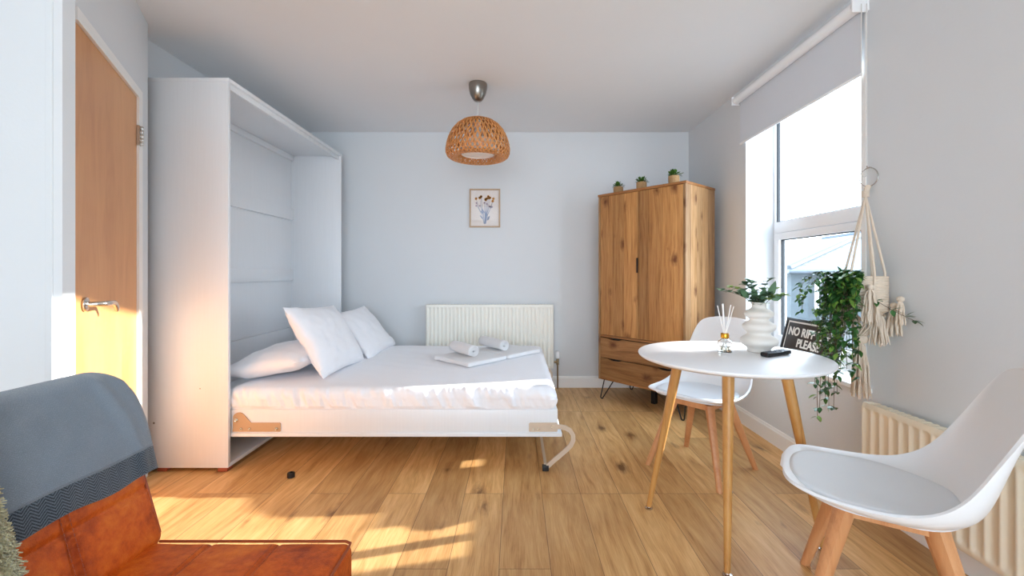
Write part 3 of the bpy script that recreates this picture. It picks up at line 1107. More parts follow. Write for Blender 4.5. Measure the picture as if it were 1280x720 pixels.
# pillows
def pillow(name, label, M4, w, h, t, seed, grp='white pillows at the head of the bed', n=44):
    def f(u, v, s):
        a, b = u * 2 - 1, v * 2 - 1
        # pinched edges and pointed corners
        k = .94 + .06 * (abs(a) ** 3) * (abs(b) ** 3) * 1.0
        ka = 1 - .07 * (1 - abs(b) ** 2.4)
        kb = 1 - .07 * (1 - abs(a) ** 2.4)
        X = a * w / 2 * (kb if False else 1 - .055 * (1 - abs(b)) ** .8 * abs(a) ** 6)
        Yv = b * h / 2 * (1 - .06 * (1 - abs(a)) ** .8 * abs(b) ** 6)
        X *= 1 - .03 * (1 - abs(b) ** 2)
        Yv *= 1 - .05 * (1 - abs(a) ** 2)
        prof = (max(0, 1 - abs(a) ** 2.6) * max(0, 1 - abs(b) ** 2.6)) ** .55
        zz = s * t / 2 * prof
        edge = 1 - prof
        zz += (.010 * fbm(X * 7 + seed, Yv * 7, seed, 3) + .006 * fbm(X * 18, Yv * 6 + seed, seed * 2, 2) * (edge + .3)) * (1 if prof > .02 else .25)
        return Vector((X, Yv, zz))
    mb = MB()
    mb.grid(lambda u, v: f(u, v, 1), n, n)
    mb.grid(lambda u, v: f(u, v, -1), n, n)
    me = mb.build(name, M['sheet'], None, smooth=80, weld=True)
    me.matrix_world = M4
    tag(me, label, 'pillow', grp)
    return me


def basis(o, ex, ey):
    """matrix with x along ex (height), y along ey (width)"""
    ex = Vector(ex).normalized()
    ey = Vector(ey)
    ey = (ey - ex * ey.dot(ex)).normalized()
    ez = ex.cross(ey)
    m = Matrix((ex, ey, ez)).transposed().to_4x4()
    m.translation = Vector(o)
    return m


# leaning near pillow: lower edge on the mattress, upper edge towards the cabinet
pillow('pillow', 'plump white pillow leaning upright nearest the camera', basis((-1.262, 2.94, .664), (-.24, .02, .40), (-.05, 1, .0)), .49, .74, .17, 1.3)
pillow('pillow', 'white pillow leaning upright at the far side beyond the plump one', basis((-1.245, 3.625, .618), (-.30, .0, .36), (.04, 1, .0)), .46, .66, .14, 4.9)
pillow('pillow', 'white pillow lying flat under the leaning one, by the cabinet', basis((-1.49, 2.86, .554), (1, .0, .16), (0, 1, .03)), .50, .70, .17, 8.1)

# ------------------------------------------------------------------ towels
tdir = math.atan2(.52, .49)


def fold_towel(c, rz, L_, W_, label, seed):
    """two-layer folded towel lying on the bed"""
    root = MB()
    def fn(p):
        q = p.copy()
        lay = .0022 * sin(p.z * 420)
        q.z += .004 * fbm(p.x * 6 + seed, p.y * 6, seed, 3)
        q.x += lay * .6 + .004 * fbm(p.y * 9, p.z * 40, seed)
        q.y += lay * .6 + .004 * fbm(p.x * 9, p.z * 40, seed + 3)
        return q
    root.softbox(Vector((0, 0, .018)), Vector((L_ / 2, W_ / 2, .0165)), .0155, (24, 24, 6), 4, None, fn)
    o = root.build('folded_towel', M['towel'], None, smooth=70)
    o.location = c
    o.rotation_euler = (0, 0, rz)
    return tag(o, label, 'towel', 'folded towels on the bed')


def roll_towel(c, rz, L_, R_, label):
    mb = MB()
    n = 150
    turns = 3.6
    prof = []
    for i in range(n):
        t = i / (n - 1)
        a = t * turns * 2 * pi
        prof.append((a, R_ * (.16 + .84 * t)))
    th = R_ * .2
    nl = 14
    vs, fs = [], []
    for j in range(nl + 1):
        s = (j / nl - .5) * L_
        bulge = 1 - .07 * abs(j / nl - .5) * 2
        for k, (a, r) in enumerate(prof):
            inset = .012 * (1 - k / n) * (1 if j == 0 else -1 if j == nl else 0)
            wob = 1 + .03 * noise.noise(Vector((a * .6, s * 9, R_ * 50)))
            vs.append(Vector((s + inset, r * cos(a) * bulge * wob, r * sin(a) * .94 * bulge * wob)))
    for j in range(nl):
        for k in range(n - 1):
            fs.append((j * n + k, j * n + k + 1, (j + 1) * n + k + 1, (j + 1) * n + k))
    mb.add(vs, fs)
    o = mb.build('rolled_towel', M['towel'], None, smooth=80, recalc=False)
    mod_solid(o, th * .72, 0)
    o.location = c
    o.rotation_euler = (0, 0, rz)
    return tag(o, label, 'towel', 'rolled towels on the bed')


fold_towel((-.335, 3.225, .455), tdir, .38, .40, 'folded white towel on the bed under the rolled towel nearer the pillows', 1.0)
fold_towel((-.065, 3.50, .455), tdir, .37, .38, 'folded white towel on the bed under the rolled towel nearer the radiator', 5.0)
rd = math.atan2(-.365, .203)
roll_towel((-.39, 3.27, .532), rd + .12, .30, .047, 'rolled white towel nearer the pillows, resting on a folded towel')
roll_towel((-.18, 3.52, .532), rd + .12, .32, .046, 'rolled white towel nearer the radiator, resting on a folded towel')

# black rubber cap on the floor
o = MB().lathe([(.016, 0), (.019, .002), (.0195, .02), (.018, .026), (.009, .027), (.008, .018)], 20, (0, 0, 0)).build('rubber_cap', M['black'], None, smooth=40)
o.location = (-1.21, 2.345, 0)
tag(o, 'small black rubber furniture cap lying on the wooden floor in front of the bed', 'cap')

# ------------------------------------------------------------------ wardrobe
WL, WD, WH, WB = .805, .469, 1.781, .175
wrz = math.atan2(-.754, .657)
wd = empty('wardrobe', (.722, 3.818, 0), wrz, 'knotty pine wardrobe with two doors and two drawers on black hairpin legs, in the corner', 'wardrobe')


def wb(x0, y0, z0, x1, y1, z1, name, m, parent=None, r=.0015):
    return MB().rbox(x0, y0, z0, x1, y1, z1, r, n=1).build(name, m, parent or wd, smooth=30)


wb(0, 0, WB, .02, WD, WH - .02, 'side_panel', M['pine_s'])
wb(WL - .02, 0, WB, WL, WD, WH - .02, 'side_panel', M['pine_s'])
wb(-.004, -.004, WH - .02, WL + .004, WD, WH, 'top_panel', M['pine_e'])
wb(.02, 0, WB, WL - .02, WD, WB + .02, 'bottom_panel', M['pine_e'])
wb(.02, WD - .012, WB + .02, WL - .02, WD - .004, WH - .02, 'back_panel', M['pine_s'])
wb(.02, .002, .545, WL - .02, WD - .012, .563, 'shelf', M['pine_e'])
hx = WL / 2
dl = wb(.022, .001, .566, hx - .002, .021, WH - .023, 'door', M['pine'])
dr = wb(hx + .002, .001, .566, WL - .022, .021, WH - .023, 'door', M['pine'])
wb(hx - .013, -.013, 1.10, hx - .003, .003, 1.22, 'handle', M['blackmetal'], dl)
# upright board joint grooves on the doors
for d in (dl, dr):
    pass


def drawer(z0, z1):
    # front with two shallow finger cuts in its upper edge
    top = []
    for cx in (.17, WL - .17):
        for k in range(7):
            a = k / 6
            top.append((cx - .07 + .14 * a, z1 - .013 * min(1, 4 * a, 4 * (1 - a))))
    poly = [(.022, z0), (WL - .022, z0), (WL - .022, z1)] + list(reversed(top)) + [(.022, z1)]
    mb = MB().prism(poly, lambda a, b, d: Vector((a, d, b)), .001, .021)
    dro = mb.build('drawer', M['pine_h'], wd)
    inner = MB().box(.03, .026, z0 + .01, WL - .03, .03, z1 + .002).build('slot_shade_sheet', M['blackmetal'], dro)  # black sheet behind the finger cuts, its colour stands in for their shade
    inner['label'] = 'black sheet standing in for shade in the drawer finger slots'


drawer(.197, .362)
drawer(.368, .538)


def hairpin(x, y, dx, dy, name='leg'):
    """U-shaped rod leg; the two rods are spread along the wardrobe depth"""
    mb = MB()
    a = Vector((x, y, WB))
    tipc = Vector((x + dx, y + dy, .018))
    per = Vector((1, 0, 0)) if True else Vector((-dy, dx, 0)).normalized()
    pts = [a - per * .05]
    for k in range(9):
        an = pi + pi * k / 8
        pts.append(tipc + per * .013 * cos(an) + Vector((0, 0, .013 * sin(an))))
    pts.append(a + per * .05)
    mb.tube(pts, .005, 8)
    mb.rbox(x - .06, y - .035, WB - .004, x + .06, y + .035, WB, .001)
    return mb.build(name, M['blackmetal'], wd, smooth=50)


hairpin(.075, .055, -.045, -.045)
hairpin(WL - .075, .055, .045, -.045)
hairpin(.075, WD - .06, -.045, .045)
hairpin(WL - .075, WD - .06, .045, .045)
mb = MB().rbox(WL / 2 - .02, WD / 2 - .02, 0, WL / 2 + .02, WD / 2 + .02, WB, .003)
mb.build('support_foot', M['blackmetal'], wd, smooth=40)


# ------------------------------------------------------------------ leaves
def leaf(mb, p, d, up, L_, W_, fold=.25, curl=.2, rnd=False):
    d = Vector(d).normalized()
    s = d.cross(Vector(up))
    if s.length < 1e-4:
        s = d.cross(Vector((1, 0, 0)))
    s.normalize()
    n = s.cross(d).normalized()
    prof = [(0, .03), (.15, .55), (.4, 1.0), (.65, .85), (.85, .45), (1.0, .02)]
    if rnd:
        prof = [(0, .08), (.15, .72), (.4, 1.0), (.65, .98), (.88, .62), (1.0, .05)]
    vs, fs = [], []
    for (t, w_) in prof:
        c = Vector(p) + d * (L_ * t) - n * (curl * L_ * t * t)
        vs += [c + s * (W_ / 2 * w_) + n * (fold * W_ / 2 * w_), c, c - s * (W_ / 2 * w_) + n * (fold * W_ / 2 * w_)]
    for i in range(len(prof) - 1):
        a = i * 3
        fs += [(a, a + 1, a + 4, a + 3), (a + 1, a + 2, a + 5, a + 4)]
    mb.add(vs, fs)


def rvec():
    while True:
        v = Vector((random.uniform(-1, 1), random.uniform(-1, 1), random.uniform(-1, 1)))
        if .1 < v.length < 1:
            return v.normalized()


# potted succulents on the wardrobe
wroot = Matrix.Translation(wd.location) @ Matrix.Rotation(wrz, 4, 'Z')
for i, (s, dpp, lb) in enumerate(((.115, .13, 'small green plant in a cork pot at the left end of the wardrobe top'),
                                  (.36, .11, 'small green plant in a cork pot at the middle of the wardrobe top'),
                                  (.66, .09, 'small green plant with a stray sprig in a cork pot nearest the wardrobe front corner'))):
    p = wroot @ Vector((s, dpp, WH))
    root = empty('potted_plant', (p.x, p.y, WH), 0, lb, 'plant', 'cork-potted plants on the wardrobe')
    MB().lathe([(.036, 0), (.040, .004), (.042, .03), (.042, .060), (.040, .069), (.036, .070), (.034, .062), (.002, .06)], 28).build('pot', M['cork'], root, smooth=40)
    random.seed(30 + i)
    mb = MB()
    for k in range(95):
        a = random.uniform(0, 2 * pi)
        el = random.uniform(.1, 1.35)
        d = Vector((cos(a) * cos(el), sin(a) * cos(el), sin(el)))
        st = random.uniform(.010, .042)
        if i == 2 and k < 6:
            d = Vector((.95, -.2, .35))
            st = .03 + k * .006
        base = Vector((0, 0, .066)) + d * st
        leaf(mb, base, (d + rvec() * .5), (0, 0, 1), random.uniform(.018, .026), .013, .3, .1, True)
    mb.build('foliage', M['succulent'], root, smooth=60, recalc=False)
    mb = MB()
    for k in range(12):
        a = random.uniform(0, 2 * pi)
        el = random.uniform(.4, 1.3)
        d = Vector((cos(a) * cos(el), sin(a) * cos(el), sin(el)))
        mb.tube([(0, 0, .055), tuple(Vector((0, 0, .06)) + d * .045)], .0012, 5)
    mb.build('stem', M['stem'], root)

# ------------------------------------------------------------------ pendant lamp and picture
LX, LY = -.272, 3.115
pl = empty('pendant_lamp', (LX, LY, ZC), 0, 'woven bamboo dome pendant lamp hanging from a nickel ceiling cup', 'lamp')
MB().lathe([(.064, 0), (.066, -.012), (.064, -.04), (.056, -.075), (.042, -.105), (.028, -.122), (.012, -.128)], 36, capb=True).build('ceiling_cup', M['nickel'], pl, smooth=50)
MB().tube([(0, 0, -.125), (0, 0, -.26)], .0022, 8).build('cord', M['whitecord'], pl, smooth=50)
MB().lathe([(.01, -.238), (.03, -.244), (.036, -.256), (.036, -.262), (.01, -.262)], 24).build('shade_cap', M['nickel'], pl, smooth=40)
prof = [(.034, -.252), (.075, -.257), (.115, -.273), (.150, -.298), (.182, -.335), (.205, -.378), (.220, -.425), (.2265, -.465), (.2255, -.495),
        (.216, -.518), (.200, -.531), (.180, -.536), (.162, -.533), (.148, -.524), (.136, -.512), (.128, -.497)]
# resample
PR = []
for i in range(len(prof) - 1):
    for k in range(3):
        t_ = k / 3
        PR.append((prof[i][0] * (1 - t_) + prof[i + 1][0] * t_, prof[i][1] * (1 - t_) + prof[i + 1][1] * t_))
PR.append(prof[-1])


def ribbon(mb, pr, ph0, tw, wd_, off, th=.0012):
    vs, fs = [], []
    L = len(pr)
    pts = []
    for i, (r, z) in enumerate(pr):
        a = ph0 + tw * i / (L - 1)
        wv = off * sin(i * 1.9 + (0 if tw > 0 else pi))
        pts.append((Vector(((r + wv) * cos(a), (r + wv) * sin(a), z)), a, r))
    for i, (p, a, r) in enumerate(pts):
        q0, q1 = pts[max(0, i - 1)], pts[min(L - 1, i + 1)]
        t_ = (q1[0] - q0[0]).normalized()
        dr, dz = q1[2] - q0[2], q1[0].z - q0[0].z
        nr = Vector((-dz * cos(a), -dz * sin(a), dr)).normalized()
        s = t_.cross(nr).normalized()
        ww = wd_ * min(1.0, .35 + r / .2 * .65)
        for (u_, v_) in ((ww / 2, th), (ww / 2, -th), (-ww / 2, -th), (-ww / 2, th)):
            vs.append(p + s * u_ + nr * v_)
    for i in range(L - 1):
        for k in range(4):
            fs.append((i * 4 + k, i * 4 + (k + 1) % 4, (i + 1) * 4 + (k + 1) % 4, (i + 1) * 4 + k))
    mb.add(vs, fs)


mb = MB()
NS = 42
for k in range(NS):
    ribbon(mb, PR, 2 * pi * k / NS, 1.25, .0088, .0026)
    ribbon(mb, PR, 2 * pi * k / NS, -1.25, .0088, .0026)
inner = [(r * .93 + .0, z - .008 if z > -.5 else z + .006) for r, z in PR[3:38]]
for k in range(30):
    ribbon(mb, inner, 2 * pi * k / 30 + .03, .5, .008, .0)
for (r, z, q) in ((.128, -.497, .0035), (.2275, -.475, .003), (.034, -.254, .004)):
    mb.tube([(r * cos(2 * pi * k / 48), r * sin(2 * pi * k / 48), z) for k in range(49)], q, 8, cap=False)
mb.build('lamp_shade', M['rattan'], pl, smooth=40, recalc=False)
MB().lathe([(.002, -.488), (.108, -.488), (.112, -.490), (.113, -.502), (.117, -.506), (.119, -.50), (.119, -.41), (.114, -.41), (.110, -.482)], 40, capt=False).build('diffuser', M['diffuser'], pl, smooth=40)
MB().lathe([(.02, -.26), (.02, -.33), (.012, -.34), (.024, -.37), (.03, -.4), (.024, -.43), (.006, -.442)], 20).build('bulb', M['upvc'], pl, smooth=50)

PX0, PX1, PZ0, PZ1 = -.446, -.151, 1.535, 1.905
pic = empty('framed_picture', ((PX0 + PX1) / 2, YB, (PZ0 + PZ1) / 2), 0, 'small wood-framed print of orange flowers on the back wall', 'picture')
hw, hh = (PX1 - PX0) / 2, (PZ1 - PZ0) / 2
mb = MB()
fw = .014
mb.rbox(-hw, -.018, -hh, -hw + fw, -.001, hh, .002)
mb.rbox(hw - fw, -.018, -hh, hw, -.001, hh, .002)
mb.rbox(-hw + fw - .001, -.018, -hh, hw - fw + .001, -.001, -hh + fw, .002)
mb.rbox(-hw + fw - .001, -.018, hh - fw, hw - fw + .001, -.001, hh, .002)
mb.build('frame', M['frame_wood'], pic, smooth=40)
base_print = MB().box(-hw + fw, -.006, -hh + fw, hw - fw, -.002, hh - fw)
random.seed(5)
mb = MB()
heads = []
for k in range(20):
    hx_ = random.uniform(-.085, .085)
    hz_ = random.uniform(.0, .105) if abs(hx_) > .04 else random.uniform(.03, .115)
    heads.append((hx_, hz_))
    mb.tube([(hx_ * .1, -.0062, -.15), (hx_ * .3, -.0062, -.07), (hx_ * .75, -.0062, -.01 + hz_ * .3), (hx_, -.0062, hz_)], [.0016, .0014, .001, .0008], 4)
for k in range(8):
    p = Vector((random.uniform(-.03, .03), -.0066, random.uniform(-.12, -.02)))
    leaf(mb, p, (random.uniform(-.8, .8), 0, 1), (0, -1, 0), .05, .012, 0, 0)
stems_mb = mb
mb, mb2, mb3 = MB(), MB(), MB()
for i, (a, b) in enumerate(heads):
    tgt = mb if b > .055 else mb3
    for q in range(6):
        an = q * pi / 3 + i
        leaf(tgt, (a, -.0068, b), (cos(an), 0, sin(an)), (0, -1, 0), .014 if b > .055 else .009, .009, 0, 0, True)
    if b > .04:
        mb2.add([(a + .0028 * cos(2 * pi * k / 8), -.0076, b + .0028 * sin(2 * pi * k / 8)) for k in range(8)], [tuple(range(8))])
pm = MB()
cuts = []
for part, mm in ((base_print, 'paper'), (stems_mb, 'bluestem'), (mb, 'orange'), (mb3, 'lilac'), (mb2, 'darkdot')):
    pm.add(part.v, part.f)
    cuts.append((len(pm.f), mm))
pr = pm.build('print', None, pic, recalc=False)
for _, mm in cuts:
    pr.data.materials.append(M[mm])
for f_ in pr.data.polygons:
    f_.material_index = next(i for i, (n_, _) in enumerate(cuts) if f_.index < n_)
MB().box(-hw + fw, -.012, -hh + fw, hw - fw, -.0105, hh - fw).build('glass_pane', M['picglass'], pic)

# ------------------------------------------------------------------ dining chairs
def catmull(P, n):
    out = []
    Q = [P[0]] + list(P) + [P[-1]]
    for i in range(1, len(Q) - 2):
        for k in range(n):
            t_ = k / n
            a, b, c, d = Q[i - 1], Q[i], Q[i + 1], Q[i + 2]
            out.append(tuple(.5 * ((2 * b[j]) + (-a[j] + c[j]) * t_ + (2 * a[j] - 5 * b[j] + 4 * c[j] - d[j]) * t_ ** 2 + (-a[j] + 3 * b[j] - 3 * c[j] + d[j]) * t_ ** 3) for j in range(len(b))))
    out.append(tuple(P[-1]))
    return out


def make_chair(loc, rz, label):
    """seat faces local -x; backrest at +x"""
    root = empty('dining_chair', loc, rz, label, 'chair', 'white moulded dining chairs')
    # centre line x, z, half width, then the rim's x, z
    prof = [(-.268, .446, .045, -.268, .446), (-.266, .447, .095, -.266, .448), (-.256, .446, .142, -.257, .449), (-.236, .440, .180, -.238, .449), (-.205, .428, .206, -.207, .447),
            (-.16, .412, .224, -.162, .444), (-.08, .397, .236, -.085, .443), (.0, .390, .240, -.01, .447), (.08, .391, .238, .052, .461), (.14, .405, .233, .098, .485),
            (.185, .436, .224, .135, .518), (.212, .488, .214, .166, .560), (.232, .555, .205, .194, .607), (.252, .630, .198, .224, .659), (.274, .705, .190, .256, .716),
            (.294, .762, .176, .284, .767), (.307, .797, .154, .301, .799), (.315, .817, .118, .312, .818), (.319, .827, .066, .318, .827)]
    C = catmull(prof, 3)
    m_ = len(C) - 1
    ns = 24

    def P(i, j):
        x, z, w_, xr, zr = C[i]
        s = j / ns * 2 - 1
        k = abs(s) ** 2.5
        yy = w_ * (sin(s * pi / 2 * .92) / sin(pi / 2 * .92))
        return Vector((x + (xr - x) * k, yy, z + (zr - z) * k))
    mb = MB()
    vs = [P(i, j) for i in range(m_ + 1) for j in range(ns + 1)]
    fs = [(i * (ns + 1) + j, (i + 1) * (ns + 1) + j, (i + 1) * (ns + 1) + j + 1, i * (ns + 1) + j + 1) for i in range(m_) for j in range(ns)]
    mb.add(vs, fs)
    sh = mb.build('seat_shell', M['shell'], root, smooth=80, recalc=False)
    mod_solid(sh, .009, 1)
    b = sh.modifiers.new('b', 'BEVEL')
    b.width = .0035
    b.segments = 3
    b.limit_method = 'ANGLE'
    mod_sub(sh, 1)
    # pad
    mb = MB()

    PP = [(0, .021), (.3, .021), (.6, .0205), (.85, .019), (.94, .016), (.985, .010), (1.0, .002), (1.0, -.008), (.99, -.016)]

    def padf(u, v):
        a = u * 2 * pi
        r, th = PP[min(8, int(round(v * 8)))]
        ca, sa = cos(a), sin(a)
        k = (abs(ca) ** 2.5 + abs(sa) ** 2.5) ** (-1 / 2.5)
        x = -.038 + .213 * k * ca * r
        y_ = .208 * k * sa * r * (1 - .06 * (ca > 0) * ca)
        base = .402 + .026 * (abs(y_) / .2) ** 2.6
        base += .032 * max(0, (-x - .07) / .15) ** 2 + .022 * max(0, (x - .05) / .12) ** 2
        return Vector((x, y_, base + th))
    mb.grid(padf, 56, 8)
    mb.build('seat_pad', M['pad'], root, smooth=70, weld=True)
    # legs: tapered square-ish posts
    for (sx, sy) in ((-1, -1), (-1, 1), (1, -1), (1, 1)):
        top = Vector((sx * .100, sy * .100, .392))
        bot = Vector((sx * .208, sy * .208, 0))
        d = (bot - top)
        vs, fs = [], []
        rad = Vector((sx, sy, 0)).normalized()
        tan = Vector((-rad.y, rad.x, 0))
        st = 8
        nn = 12
        for i in range(st + 1):
            t_ = i / st
            c = top + d * t_
            wr, wt = .026 * (1 - t_) + .0145 * t_, .022 * (1 - t_) + .0145 * t_
            e_ = 4.5 - 2.0 * t_
            for k in range(nn):
                a = 2 * pi * (k + .5) / nn
                q = (abs(cos(a)) ** e_ + abs(sin(a)) ** e_) ** (-1 / e_)
                vs.append(c + rad * wr * q * cos(a) + tan * wt * q * sin(a))
        for i in range(st):
            for k in range(nn):
                fs.append((i * nn + k, i * nn + (k + 1) % nn, (i + 1) * nn + (k + 1) % nn, (i + 1) * nn + k))
        fs += [tuple(range(nn)), tuple(st * nn + k for k in range(nn))]
        MB().add(vs, fs).build('leg', M['beech'], root, smooth=50)
    # crossed rails with shoulders
    mb = MB()
    for q in (pi / 4, 3 * pi / 4):
        R = Matrix.Rotation(q, 4, 'Z')
        poly = [(-.185, .345), (-.125, .372), (-.05, .352), (.05, .352), (.125, .372), (.185, .345), (.175, .395), (.12, .402), (-.12, .402), (-.175, .395)]
        poly = [(-.155, .355), (-.10, .362), (.10, .362), (.155, .355), (.145, .392), (-.145, .392)]
        mb.prism(poly, lambda a, b, d: R @ Vector((a, d, b)), -.014, .014)
    mb.build('cross_rail', M['beech'], root)
    mb = MB()
    for (sx, sy) in ((0, 1), (1, 0)):
        for s in (-1, 1):
            a = Vector((s * .125 if sy == 0 else -.115, s * .125 if sx == 0 else -.115, 0))
    ring = [(-.104, -.104), (.104, -.104), (.104, .104), (-.104, .104)]
    for i in range(4):
        a, b = Vector(ring[i] + (.377,)), Vector(ring[(i + 1) % 4] + (.377,))
        d = (b - a).normalized()
        nrm = Vector((-d.y, d.x, 0))
        vs = [a + nrm * s * .010 + Vector((0, 0, z)) for s in (-1, 1) for z in (-.015, .015)] + [b + nrm * s * .010 + Vector((0, 0, z)) for s in (-1, 1) for z in (-.015, .015)]
        mb.add(vs, [(0, 1, 3, 2), (4, 5, 7, 6), (0, 1, 5, 4), (2, 3, 7, 6), (0, 2, 6, 4), (1, 3, 7, 5)])
    mb.build('apron', M['beech'], root)
    MB().lathe([(.03, .372), (.05, .39), (.05, .400)], 20).build('seat_boss', M['shell'], root, smooth=40)
    return root


chair_far = make_chair((1.05, 2.475, 0), radians(39), 'white moulded chair tucked in on the far side of the round table by the wardrobe')
chair_near = copy_tree(chair_far)
chair_near.location = (1.148, 1.36, 0)
chair_near.rotation_euler = (0, 0, radians(-34))
chair_near['label'] = 'large white moulded chair standing in front of the low radiator on the right wall'

# ------------------------------------------------------------------ round table
TX, TY, TR = .915, 1.868, .377
tb = empty('round_table', (TX, TY, 0), 0, 'round white table on four slim oak legs beside the window', 'table')
MB().lathe([(TR - .028, .728), (TR - .006, .736), (TR - .001, .741), (TR, .745), (TR - .001, .7485), (TR - .003, .75)], 96).build('tabletop', M['tabletop'], tb, smooth=40)
ft = [Vector((1.217, 1.728, 0)), Vector((.766, 1.581, 0)), Vector((.619, 2.032, 0)), Vector((1.068, 2.182, 0))]
for f_ in ft:
    f_ = f_ - Vector((TX, TY, 0))
    tp = Vector((f_.x * .60, f_.y * .60, .728))
    f0 = Vector((f_.x, f_.y, .014))
    lg = MB().tube([tp, tp * .75 + f0 * .25, tp * .4 + f0 * .6, f0], [.0225, .0205, .016, .0115], 16).build('leg', M['oakleg'], tb, smooth=50)
    MB().lathe([(.014, 0), (.0165, .002), (.0165, .007), (.008, .009), (.006, .016)], 16, (f_.x, f_.y, 0)).build('foot', M['steel'], lg, smooth=40)
for f_ in ft:
    f_ = f_ - Vector((TX, TY, 0))
    MB().lathe([(.04, .722), (.042, .7285)], 20, (f_.x * .60, f_.y * .60, 0)).build('leg_plate', M['blackmetal'], tb, smooth=40)

# vase with eucalyptus
VX, VY = 1.078, 1.935
vs_ = empty('vase', (VX, VY, .75), 0, 'cream ceramic vase of stacked wavy rings, on the round table', 'vase')
vp = [(.044, 0), (.047, .003), (.046, .012), (.052, .022), (.070, .034), (.0755, .048), (.070, .062), (.052, .074), (.046, .082), (.050, .090), (.063, .100), (.067, .112),
      (.062, .124), (.046, .134), (.038, .142), (.042, .150), (.055, .159), (.059, .169), (.054, .179), (.038, .188), (.030, .195), (.028, .205), (.029, .218),
      (.026, .218), (.025, .205), (.026, .195), (.02, .15), (.002, .14)]
MB().lathe(catmull(vp, 3), 48, capt=False).build('vase_body', M['ceramic'], vs_, smooth=60)
eu = empty('eucalyptus_spray', (VX, VY, .95), 0, 'green eucalyptus sprigs spreading out of the cream vase', 'plant')
random.seed(11)
stems = [(-.125, .00, .085), (-.155, .03, .068), (-.07, -.02, .10), (-.03, .02, .11), (.05, .0, .12), (.02, -.05, .06), (.085, .02, .075), (.10, -.03, .05), (-.06, .05, .06), (.06, .05, .05), (-.035, -.05, .045)]
ms, m1, m2 = MB(), MB(), MB()
for i, (a, b, c) in enumerate(stems):
    tip = Vector((a, b, c))
    P0 = Vector((0, 0, -.03))
    pts = []
    for k in range(7):
        t_ = k / 6
        pts.append(P0 * (1 - t_) ** 2 + Vector((a * .25, b * .25, c * .75 + .01)) * 2 * t_ * (1 - t_) + tip * t_ * t_)
    ms.tube(pts, [.0018 - .0002 * k for k in range(7)], 6)
    big = i in (3, 4)
    for k in range(2, 7):
        for q in range(6 if not big else 3):
            ang = random.uniform(0, 2 * pi)
            d = Vector((cos(ang), sin(ang), random.uniform(.0, .9)))
            tgt = m2 if (i in (6, 7, 9) or (i == 0 and k > 4)) else m1
            sz = random.uniform(.019, .031)
            leaf(tgt, pts[k], d, (0, 0, 1), sz, sz * .95, .2, .15, True)
for (a, b, c, dx, dz, L_) in ((.035, -.01, .035, .35, 1, .085), (-.02, -.01, .03, -.3, 1, .06), (.0, -.02, .03, .15, .8, .055), (-.05, -.01, .04, -.7, .6, .055), (.045, -.02, .03, .8, .5, .05)):
    leaf(m1, (a, b, c), (dx, -.2, dz), (0, -1, .3), L_, .032, .12, .1)
ms.build('stem', M['stem'], eu, smooth=60)
m1.build('foliage', M['eucalyptus'], eu, smooth=60, recalc=False)
m2.build('pale_foliage', M['eucalyptus_pale'], eu, smooth=60, recalc=False)

# reed diffuser
df = empty('reed_diffuser', (.922, 1.925, .75), 0, 'small clear glass reed diffuser with gold collar and white sticks, on the round table', 'diffuser')
MB().lathe([(.027, 0), (.029, .002), (.029, .040), (.026, .050), (.014, .058), (.012, .066), (.0105, .066), (.0125, .056), (.0245, .047), (.0268, .040), (.0268, .006), (.002, .005)], 32, capt=True).build('bottle', M['clear'], df, smooth=40)
MB().lathe([(.0262, .0065), (.0262, .024), (.002, .024)], 32).build('oil', glass_solid('oil_liquid', (.98, .97, .84)), df, smooth=40)
MB().lathe([(.0165, .062), (.017, .064), (.017, .082), (.016, .0835), (.008, .084), (.007, .07)], 28).build('collar', M['gold'], df, smooth=40)
for (a, b, h_) in ((-.028, .004, .205), (-.013, -.006, .212), (-.004, .006, .214), (.024, .002, .208), (.033, -.004, .202)):
    MB().tube([(-a * .45, -b * .4, .008), (a * 1.12, b, h_)], .0021, 7).build('reed', M['reed'], df, smooth=60)

# remote control
rc = empty('remote_control', (1.10, 1.845, .7505), math.atan2(.10, .19), 'slim black remote control lying on the round table', 'remote')
mb = MB().softbox(Vector((0, 0, .009)), Vector((.082, .0215, .0085)), .008, (8, 3, 2), 4, None, lambda p: Vector((p.x, p.y * (1 - .12 * abs(p.x) / .08), p.z + (.002 * (p.x / .08) ** 2 if p.z > 0 else 0))))
mb.build('remote_body', M['black'], rc, smooth=50)
mb = MB()
for i in range(9):
    for j in range(3):
        if (i + j) % 7 != 6:
            mb.rbox(-.062 + i * .015 - .004, -.012 + j * .012 - .003, .0172, -.062 + i * .015 + .004, -.012 + j * .012 + .003, .0192, .001, n=2)
mb.build('button', mat('grey_button', (92, 100, 112), .5), rc, smooth=40)

# ------------------------------------------------------------------ sign on the window sill
sg = empty('lettered_sign', (1.79, 2.70, WZ0), 0, 'black framed sign with white capital letters leaning on the window sill behind the vine', 'sign')
lean = Matrix.Rotation(radians(14), 4, 'Y')
SW, SH = .255, .245


def sgbox(mb, y0, z0, y1, z1, d0, d1, r=.002):
    return mb.rbox(d0, y0, z0, d1, y1, z1, r, lean, 2)


mb = MB()
sgbox(mb, -SW, 0, -SW + .018, SH, -.012, .008)
sgbox(mb, SW - .018, 0, SW, SH, -.012, .008)
sgbox(mb, -SW, 0, SW, .018, -.012, .008)
sgbox(mb, -SW, SH - .018, SW, SH, -.012, .008)
mb.build('frame', M['black'], sg, smooth=40)
sgbox(MB(), -SW + .017, .017, SW - .017, SH - .017, -.004, .004).build('mount', M['letter'], sg)
sgbox(MB(), -SW + .029, .029, SW - .029, SH - .029, -.0055, -.003, .0005).build('sign_face', M['signface'], sg)


